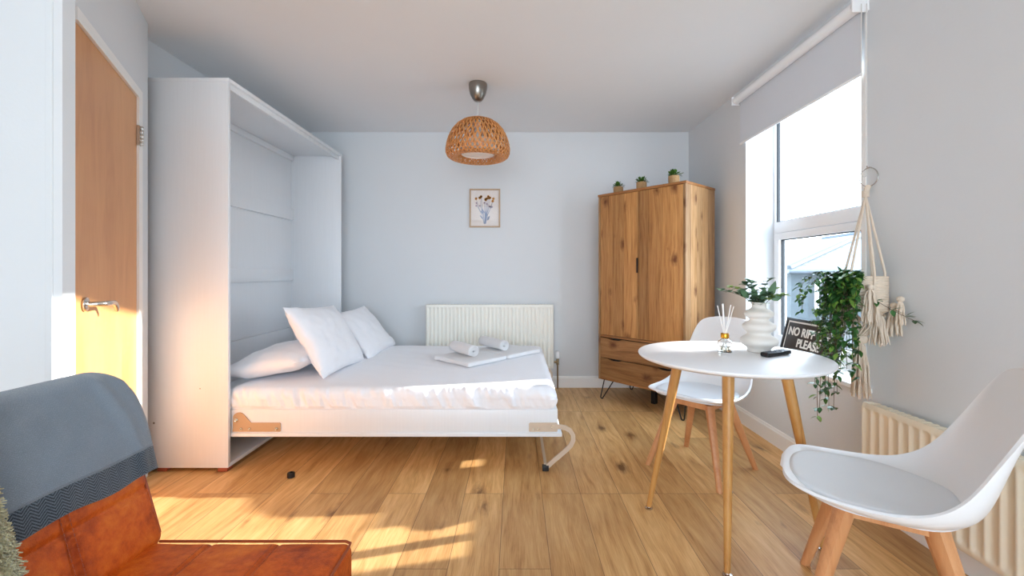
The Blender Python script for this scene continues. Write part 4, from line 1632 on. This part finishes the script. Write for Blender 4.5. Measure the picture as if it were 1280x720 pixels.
def text_mesh(name, body, size, m, parent, Mx, extrude=.0008, offset=.0, sx=1.0):
    cu = bpy.data.curves.new(name, 'FONT')
    cu.body = body
    cu.size = size
    cu.align_x = 'CENTER'
    cu.align_y = 'CENTER'
    cu.extrude = extrude
    cu.offset = offset
    ob = bpy.data.objects.new(name, cu)
    col.objects.link(ob)
    dg = bpy.context.evaluated_depsgraph_get()
    me = bpy.data.meshes.new_from_object(ob.evaluated_get(dg))
    bpy.data.objects.remove(ob)
    me.transform(Mx @ Matrix.Scale(sx, 4, (1, 0, 0)))
    me.materials.clear()
    me.materials.append(m)
    o = bpy.data.objects.new(name, me)
    col.objects.link(o)
    o.parent = parent
    return o


# text plane: reading direction towards -y, seen from the room (-x)
TM = lean @ Matrix(((0, 0, -1, -.0065), (-1, 0, 0, 0), (0, 1, 0, 0), (0, 0, 0, 1)))
text_mesh('lettering', 'NO RIFF RAFF', .074, M['letter'], sg, TM @ Matrix.Translation((0, .158, 0)), offset=.0022, sx=.92)
text_mesh('lettering', 'PLEASE', .074, M['letter'], sg, TM @ Matrix.Translation((0, .088, 0)), offset=.0022, sx=.92)

# ------------------------------------------------------------------ macrame hanger, basket and vine
HX, HY = 1.60, 2.0
mh_ = empty('macrame_hanger', (1.64, 2.035, 1.54), 0, 'cream macrame plant hanger with tassels on a metal ring beside the window', 'hanger')
mb = MB()
rc_ = Vector((1.642, 2.03, 1.545))
ringp = [rc_ + Vector((.004 * sin(a), .040 * cos(a), .040 * sin(a))) for a in [2 * pi * k / 36 for k in range(37)]]
# ring hangs at a slight turn to the wall
ringp = [rc_ + Vector((-.030 * cos(a) * .55, .034 * cos(a), .043 * sin(a))) for a in [2 * pi * k / 36 for k in range(37)]]
rel(mb.tube(ringp, .0022, 8, cap=False), mh_).build('metal_ring', M['steel'], mh_, smooth=60)
mb = MB().tube([(XR - .002, 2.035, 1.592), (1.645, 2.03, 1.592), (1.635, 2.028, 1.588), (1.632, 2.028, 1.598)], .0025, 8)
rel(mb, mh_).build('wall_hook', M['steel'], mh_, smooth=60)
kn = Vector((1.628, 2.03, 1.46))
mb = MB()
mb.tube([(rc_.x, rc_.y, 1.505), (1.634, 2.03, 1.49), tuple(kn)], [.010, .012, .011], 10)
for k in range(5):
    z = 1.455 + k * .006
    mb.tube([(kn.x + .0125 * cos(a), kn.y + .0125 * sin(a), z) for a in [2 * pi * q / 14 for q in range(15)]], .003, 6, cap=False)
rel(mb, mh_).build('top_knot', M['macrame'], mh_, smooth=60)
bc = Vector((1.565, 1.955, 0))     # basket axis
BR = .083
BZ0, BZ1 = .93, 1.085
hooks = [(-.10, -.03), (-.03, -.10), (.05, -.07), (.08, .05), (-.05, .08)]
mb = MB()
for (a, b) in hooks:
    p1 = Vector((bc.x + a * .82, bc.y + b * .82, 1.10))
    mb.tube([kn, kn * .66 + p1 * .34, kn * .33 + p1 * .67, p1, p1 + Vector((0, 0, -.17)), Vector((bc.x + a * .3, bc.y + b * .3, .885))], [.0042, .0048, .005, .005, .0045, .0045], 7)
rel(mb, mh_).build('strap', M['macrame'], mh_, smooth=60)
# basket
bk = empty('hanging_basket', (bc.x, bc.y, BZ0), 0, 'round cream woven basket hung inside the macrame hanger', 'basket')
mb = MB()
prof = []
nrw = 15
for i in range(nrw * 4 + 1):
    z = (BZ1 - BZ0) * i / (nrw * 4)
    prof.append((BR - .003 + .0028 * abs(sin(pi * i / 4)), z))
prof = [(.002, .0), (BR - .01, .0)] + prof + [(BR - .009, BZ1 - BZ0), (BR - .010, .02), (.002, .018)]
mb.lathe(prof, 44, capb=True, capt=True)
mb.build('basket_body', M['macrame'], bk, smooth=60)


def tassel(mb, top, length, spread, n, r=.0032, seed=0, dx=0, dy=0):
    random.seed(seed)
    top = Vector(top)
    for k in range(n):
        a = random.uniform(0, 2 * pi)
        q = math.sqrt(random.random()) * spread
        e_ = Vector((cos(a) * q + dx, sin(a) * q + dy, -length * random.uniform(.86, 1.0)))
        pts = []
        ph = random.uniform(0, 6)
        for i in range(9):
            t_ = i / 8
            w_ = .0045 * sin(t_ * 11 + ph)
            rad_ = t_ ** .4
            pts.append(top + Vector((e_.x * rad_ + w_, e_.y * rad_ + w_ * .7, e_.z * t_)))
        mb.tube(pts, [r * .8, r, r, r, r, r, r, r * .9, r * .6], 6)
    mb.softbox(top + Vector((0, 0, .004)), Vector((.013, .013, .012)), .011, (2, 2, 2), 3)


for i, (x, y, z, L_, sp, n) in enumerate(((bc.x - .045, bc.y - .085, 1.035, .165, .034, 44), (bc.x + .065, bc.y - .075, .955, .13, .030, 34),
                                          (bc.x + .02, bc.y - .05, .925, .145, .036, 40), (bc.x + .055, bc.y - .118, .985, .11, .022, 24),
                                          (bc.x - .07, bc.y + .01, 1.02, .17, .032, 34), (bc.x - .03, bc.y - .01, .80, .262, .042, 64))):
    mb = MB()
    tassel(mb, (x, y, z), L_, sp, n, seed=50 + i)
    rel(mb, mh_).build('tassel', M['macrame'], mh_, smooth=60)
mb = MB()
# gathered knots under the basket
for k in range(14):
    a = 2 * pi * k / 14
    mb.tube([(bc.x + .07 * cos(a), bc.y + .07 * sin(a), .915), (bc.x + .045 * cos(a + .5), bc.y + .045 * sin(a + .5), .875), (bc.x - .02 + .02 * cos(a), bc.y + .02 * sin(a), .82), (bc.x - .03, bc.y - .01, .79)], .0045, 6)
mb.softbox(Vector((bc.x - .03, bc.y - .01, .805)), Vector((.026, .026, .02)), .018, (2, 2, 2), 3)
rel(mb, mh_).build('gather_knot', M['macrame'], mh_, smooth=60)

vn = empty('trailing_vine', (bc.x, bc.y, 1.07), 0, 'leafy green trailing vine spilling from the hanging basket below table height', 'plant')
random.seed(21)
ms, m1, m2 = MB(), MB(), MB()
strands = []
for k in range(34):
    a = random.uniform(pi * .58, pi * 1.22)
    out = random.uniform(.07, .185)
    length = random.uniform(.14, .42)
    strands.append((a, out, length))
strands += [(pi * .85, .13, .60), (pi * .95, .15, .63), (pi * 1.02, .12, .57), (pi * .78, .12, .52), (pi * .9, .17, .48), (pi * 1.08, .16, .45), (pi * .9, .14, .58), (pi * 1.0, .13, .5), (pi * .82, .15, .56)]
strands += [(pi * .85, .22, .10), (pi * .98, .235, .14)]
for si, (a, out, length) in enumerate(strands):
    st = Vector((.045 * cos(a) + random.uniform(-.03, .02), .045 * sin(a), .01))
    top = Vector((cos(a) * (out * .6 + .03), sin(a) * (out * .6 + .03), random.uniform(.02, .075)))
    end = Vector((cos(a) * (out + .02) + random.uniform(-.02, .02), sin(a) * out + random.uniform(-.02, .02), -length))
    pts = []
    ph = random.uniform(0, 6)
    nst = 12 if length < .3 else 20
    for i in range(nst + 1):
        t_ = i / nst
        b_ = (st * (1 - t_) ** 3 + top * 3 * t_ * (1 - t_) ** 2 + Vector((end.x, end.y, top.z * .6)) * 3 * t_ * t_ * (1 - t_) + end * t_ ** 3)
        pts.append(b_ + Vector((.008 * sin(t_ * 9 + ph), .008 * cos(t_ * 8 + ph), 0)))
    ms.tube(pts, .0011, 5)
    for i in range(2, nst + 1):
        for q in range(3):
            d = rvec()
            d.z = d.z * .5 - .25
            outv = Vector((cos(a), sin(a), 0)) * .45
            tgt = m2 if random.random() < .2 else m1
            L_ = random.uniform(.027, .041)
            leaf(tgt, pts[i] + rvec() * .006, (d + outv), (0, 0, 1), L_, L_ * .52, .25, .25)
for pts_ in ([(1.0, 0)],):
    pass
# one sprig reaching forward over the tassels
pts = [Vector((-.06, -.03, -.07)), Vector((-.03, -.10, -.09)), Vector((.0, -.14, -.125)), Vector((.035, -.165, -.15)), Vector((.06, -.175, -.165))]
ms.tube(pts, .0012, 5)
for p in pts[1:]:
    for q in range(3):
        d = rvec()
        leaf(m1, p, Vector((d.x + .6, d.y * .5 - .3, d.z * .5 - .1)), (0, 0, 1), .036, .019, .2, .2)
ms.build('stem', M['stem'], vn, smooth=60)
m1.build('foliage', M['leafdark'], vn, smooth=60, recalc=False)
m2.build('young_foliage', M['leaflight'], vn, smooth=60, recalc=False)

# ------------------------------------------------------------------ leather lounge chair
AX, AY = -.66, .83
ac = empty('leather_armchair', (AX, AY, 0), 0, 'tan leather lounge chair with stitched seat and backrest in the near corner', 'armchair')
SY0, SY1 = .50, 1.118      # seat across
SX0, SX1 = -.95, -.415     # seat from back to front
ST = .42


def groove(v, c, w_=.010, d=.006):
    t_ = abs(v - c) / w_
    return -d * max(0, 1 - t_ * t_) if t_ < 1 else 0


sh_ = Vector(((SX1 - SX0) / 2, (SY1 - SY0) / 2, .085))
scn = Vector(((SX0 + SX1) / 2, (SY0 + SY1) / 2, ST - .085))


def seat_fn(p):
    X = p.x + scn.x
    q = p.copy()
    top = max(0, min(1, (p.z - .04) / .03))
    a, b = p.x / sh_.x, p.y / sh_.y
    q.z += top * (.008 * (1 - a ** 4) * (1 - b ** 4) - .004)
    q.z += top * (groove(X, -.77, .008, .0045) + groove(X, -.60, .008, .0045))
    q.z += top * .0025 * fbm(p.x * 6, p.y * 6, 3.3, 3)
    q.z += top * .006 * (max(0, b) ** 6 * -1) * (1 - abs(a))
    # far edge bows slightly
    return q


rel(MB().softbox(scn, sh_, .022, (110, 60, 6), 5, None, seat_fn), ac).build('seat', M['leather'], ac, smooth=60)


def piping_loop(pts, r=.0034):
    return MB().tube(pts, r, 8)


z_ = ST - .002
pp = piping_loop([(SX0 + .04, SY1 - .004, z_ - .004), (SX1 - .02, SY1 - .004, z_ - .004), (SX1 - .005, SY1 - .012, z_ - .004), (SX1 - .003, SY1 - .03, z_ - .004), (SX1 - .003, SY0 + .03, z_ - .004)])
rel(pp, ac).build('seat_piping', M['piping'], ac, smooth=60)
# stitched seams across the seat
for xs in (-.77, -.60):
    mb = MB()
    for sgn in (-1, 1):
        n = 52
        for i in range(n):
            y0 = SY0 + .03 + (SY1 - SY0 - .06) * i / n
            mb.tube([(xs + sgn * .008, y0, ST + .0032), (xs + sgn * .008, y0 + .0075, ST + .0032)], .0009, 4)
    rel(mb, ac).build('seat_stitching', M['piping'], ac)

# backrest: leaning slab
BKT = .12
b0 = Vector((-.908, 0, .40))      # front face foot
b1 = Vector((-1.035, 0, .845))    # front face top
bd = (b1 - b0)
bl_ = bd.length
bd.normalize()
bn = Vector((bd.z, 0, -bd.x))     # outward (towards the seat)
Mb = Matrix((Vector((0, 1, 0)), bd, bn)).transposed().to_4x4()   # local x=width y=up z=normal
Mb.translation = Vector((0, (SY0 + SY1) / 2 + .012, 0)) + b0 + bd * (bl_ / 2) - bn * (BKT / 2)
bh = Vector(((SY1 - SY0) / 2 + .012, bl_ / 2, BKT / 2))


def back_fn(p):
    q = p.copy()
    fr = max(0, min(1, (p.z - .02) / .02))
    a, b = p.x / bh.x, p.y / bh.y
    q.z += fr * .012 * (1 - a ** 4) * (1 - b ** 4)
    q.z += fr * (groove(p.x, bh.x - .225, .011, .007) + groove(p.x, -bh.x + .225, .011, .007) + groove(p.y, -.075, .010, .007))
    q.z += fr * .0025 * fbm(p.x * 6, p.y * 6, 7.3, 3)
    # rounded upper corners
    if p.y > 0:
        q.x *= 1 - .06 * (p.y / bh.y) ** 5
    return q


rel(MB().softbox(Vector((0, 0, 0)), bh, .032, (80, 60, 6), 6, Mb, back_fn), ac).build('backrest', M['leather'], ac, smooth=60)
mb = MB()
xe = bh.x - .012
pts = [Mb @ Vector((xe * (1 - (.06 * (t_) ** 5 if t_ > 0 else 0)), t_ * (bh.y - .03), bh.z - .008)) for t_ in [-1 + 2 * k / 16 for k in range(17)]]
mb.tube(pts, .0042, 8)
rel(mb, ac).build('back_piping', M['piping'], ac, smooth=60)
for xc in (bh.x - .225, -bh.x + .225):
    mb = MB()
    for sgn in (-1, 1):
        for i in range(36):
            y0 = -bh.y + .03 + (2 * bh.y - .06) * i / 36
            mb.tube([Mb @ Vector((xc + sgn * .009, y0, bh.z + .0105)), Mb @ Vector((xc + sgn * .009, y0 + .008, bh.z + .0105))], .0009, 4)
    rel(mb, ac).build('back_stitching', M['piping'], ac)
mb = MB()
rel(MB().rbox(SX0 - .02, SY0 + .03, .20, SX1 - .03, SY1 - .03, .255, .01), ac).build('base_frame', M['blackmetal'], ac, smooth=40)
for (x, y) in ((SX0 + .02, SY0 + .06), (SX0 + .02, SY1 - .06), (SX1 - .07, SY0 + .06), (SX1 - .07, SY1 - .06)):
    rel(MB().tube([(x, y, .205), (x + (.02 if x > -.7 else -.02), y, 0)], [.018, .011], 14), ac).build('leg', M['blackmetal'], ac, smooth=40)

# blanket draped over the backrest
BW = .66
BYC = SY1 + .022


def drape_path(off):
    """profile over the backrest in its local (up, normal) plane: front hem -> top -> rear hem"""
    P = []
    hy = bh.y
    P.append((-.045, bh.z + off + .004))
    P.append((.03, bh.z + off + .010))
    P.append((.10, bh.z + off + .010))
    P.append((hy - .06, bh.z + off + .006))
    for k in range(9):
        a = k / 8 * pi
        P.append((hy - .036 + (.036 + off) * sin(a) * 1.0 + (.004 * sin(a)), (bh.z + off) * cos(a)))
    P.append((.08, -bh.z - off - .004))
    P.append((-.06, -bh.z - off - .008))
    return catmull(P, 4)


DP = drape_path(.011)
cum = [0]
for i in range(1, len(DP)):
    cum.append(cum[-1] + math.hypot(DP[i][0] - DP[i - 1][0], DP[i][1] - DP[i - 1][1]))


def dsample(s):
    s = max(0, min(cum[-1], s))
    for i in range(1, len(cum)):
        if s <= cum[i]:
            t_ = (s - cum[i - 1]) / max(1e-9, cum[i] - cum[i - 1])
            return (DP[i - 1][0] * (1 - t_) + DP[i][0] * t_, DP[i - 1][1] * (1 - t_) + DP[i][1] * t_)
    return DP[-1]


def blanket_pt(u, s):
    """u 0..1 across (far end first); s arclength from the front hem"""
    (uu, nn_) = dsample(s)
    x = bh.x + .020 - u * BW
    # the far end hangs over the corner of the backrest and narrows towards the top
    e_ = max(0, 1 - u * BW / .07)
    topf = max(0, min(1, (uu - .02) / (bh.y - .02)))
    x -= (.02 * topf ** 3) * max(0, 1 - u * 6)
    uu2 = uu - .030 * e_ * e_ * topf ** 2
    wob = .004 * fbm(x * 9, s * 5, 2.0, 3) + .006 * sin(x * 14 + s * 6) * .5
    fold = .008 * math.exp(-((u * BW - .055 - .05 * topf) / .018) ** 2)
    k = 1 if nn_ > 0 else -1
    nn2 = nn_ + (wob + fold) * (k if abs(nn_) > .03 else 0)
    hem = .018 * (u) * 1.0 + .004 * sin(u * 21)
    drop = max(0, 1 - u * BW / .03)
    return Mb @ Vector((x, uu2 + (hem * max(0, 1 - s / .1)), (nn2 + .004) * (1 - .22 * drop * drop)))


EDGE = .062
bk_root = empty('wool_blanket', (Mb @ Vector((0, bh.y, 0))), 0, 'grey-blue wool blanket with dark herringbone border draped over the leather backrest', 'blanket')
mb = MB().grid(lambda u, v: blanket_pt(u, EDGE + (cum[-1] - EDGE) * v), 70, 70)
o = rel(mb, bk_root).build('blanket_body', M['blanket'], bk_root, smooth=80)
mod_solid(o, .007, 0)
mb = MB().grid(lambda u, v: blanket_pt(u, EDGE * v), 70, 10)
o = rel(mb, bk_root).build('blanket_border', M['blanket_edge'], bk_root, smooth=80)
mod_solid(o, .0078, 0)

# knitted throw further along the backrest
tr = empty('knitted_throw', (-.95, .72, .6), 0, 'sage green shaggy knitted throw hanging over the chair at the left edge', 'throw')


def throw_pt(u, v):
    # u across (y), v along the drop from the top of the backrest downwards
    y = .790 - .28 * u + .010 * noise.noise(Vector((v * 9, u * 3, 1)))
    s_up = .30 - .62 * v
    (uu, nn_) = (bh.y + .02 if s_up > bh.y else s_up, bh.z + .040)
    x = (y - Mb.translation.y)
    lump = .020 * fbm(u * 5, v * 5, 3.0, 3) + .006 * fbm(u * 26, v * 26, 1.0, 2)
    if s_up > bh.y - .02:
        q = (s_up - (bh.y - .02))
        uu = bh.y + .035 - q * .2
        nn_ = bh.z + .035 - q * 1.2
    low = max(0, -s_up - bh.y + .06)
    return Mb @ Vector((x, max(uu, -bh.y + .06 - low * .35), nn_ + lump + low * 1.6))


mb = MB().grid(throw_pt, 60, 110)
o = rel(mb, tr).build('throw_cloth', M['throw'], tr, smooth=80)
mod_solid(o, .012, 0)
random.seed(9)
mb = MB()
for k in range(4200):
    u = random.choice((random.uniform(0, .04), random.random() * .45, random.random() * .45))
    v = random.uniform(.05, .98)
    p = throw_pt(u, v)
    q = p + bn * .006
    d = rvec() * .0065 + Vector((.004, .003 if u < .06 else 0, -.004))
    mb.tube([tuple(p), tuple(q + d * .5), tuple(q + d + rvec() * .005)], [.0019, .0017, .0011], 4)
rel(mb, tr).build('shaggy_pile', M['throw'], tr, smooth=60)['kind'] = 'stuff'

# ------------------------------------------------------------------ outside: neighbouring house
slate = bpy.data.materials.new('slate_roof')
g = NG(slate)
vec, x, y, z = g.obj()
br_ = g.new('ShaderNodeTexBrick')
g.put(br_.inputs['Vector'], g.comb(g.math('ADD', x, y), g.math('MULTIPLY', z, 2.6), 0.0))
br_.inputs['Color1'].default_value = lin((104, 118, 130))
br_.inputs['Color2'].default_value = lin((88, 103, 118))
br_.inputs['Mortar'].default_value = lin((60, 72, 84))
br_.inputs['Scale'].default_value = 1.0
br_.inputs['Brick Width'].default_value = .5
br_.inputs['Row Height'].default_value = .22
br_.inputs['Mortar Size'].default_value = .02
g.L.new(br_.outputs['Color'], g.b.inputs['Base Color'])
g.b.inputs['Roughness'].default_value = .7
render = mat('grey_render', (66, 74, 78), .9, bump=.5, bscale=12, var=.18, vscale=2.5)
hs = empty('neighbouring_house', (7.6, 12.1, -3.6), 0, 'grey rendered house with hipped slate roof seen through the lower window pane', 'house')
mb = MB().box(7.7, 12.2, -3.6, 17, 21, 1.2)
rel(mb, hs).build('house_wall', render, hs)
E = 1.2
A0 = Vector((7.5, 12.0, E)); A1 = Vector((17.3, 12.0, E)); A2 = Vector((17.3, 21.2, E)); A3 = Vector((7.5, 21.2, E))
R0 = Vector((12.3, 15.2, 2.5)); R1 = Vector((12.7, 18.0, 2.5))
dn = Vector((0, 0, -.12))
mb = MB().add([A0, A1, A2, A3, R0, R1, A0 + dn, A1 + dn, A2 + dn, A3 + dn],
              [(0, 1, 4), (1, 2, 5, 4), (2, 3, 5), (3, 0, 4, 5), (6, 7, 8, 9), (0, 1, 7, 6), (1, 2, 8, 7), (2, 3, 9, 8), (3, 0, 6, 9)])
rel(mb, hs).build('roof', slate, hs)
mb = MB().tube([A0 + Vector((0, 0, .02)), R0 + Vector((0, 0, .03))], .09, 8)
mb.tube([R0, R1], .09, 8)
rel(mb, hs).build('ridge_tiles', mat('dark_ridge', (62, 72, 80), .8), hs)
mb = MB().tube([A0 + Vector((-.05, -.05, -.06)), A1 + Vector((0, -.05, -.06))], .06, 8)
rel(mb, hs).build('gutter', mat('grey_gutter', (80, 88, 96), .5), hs)
for (xa, xb) in ((8.35, 8.95), (10.6, 11.6)):
    fr_ = MB()
    fr_.box(xa, 12.12, -.0, xb, 12.2, .07).box(xa, 12.12, .83, xb, 12.2, .9).box(xa, 12.12, 0, xa + .07, 12.2, .9).box(xb - .07, 12.12, 0, xb, 12.2, .9).box((xa + xb) / 2 - .03, 12.12, 0, (xa + xb) / 2 + .03, 12.2, .9)
    fo = rel(fr_, hs).build('house_window', M['upvc'], hs)
    rel(MB().box(xa + .05, 12.17, .05, xb - .05, 12.19, .85), hs).build('pane', mat('dark_pane', (50, 60, 70), .15), fo)
struct('ground_outside', MB().box(2.2, -10, -3.8, 40, 60, -3.6), mat('street_grey', (100, 102, 100), .9))
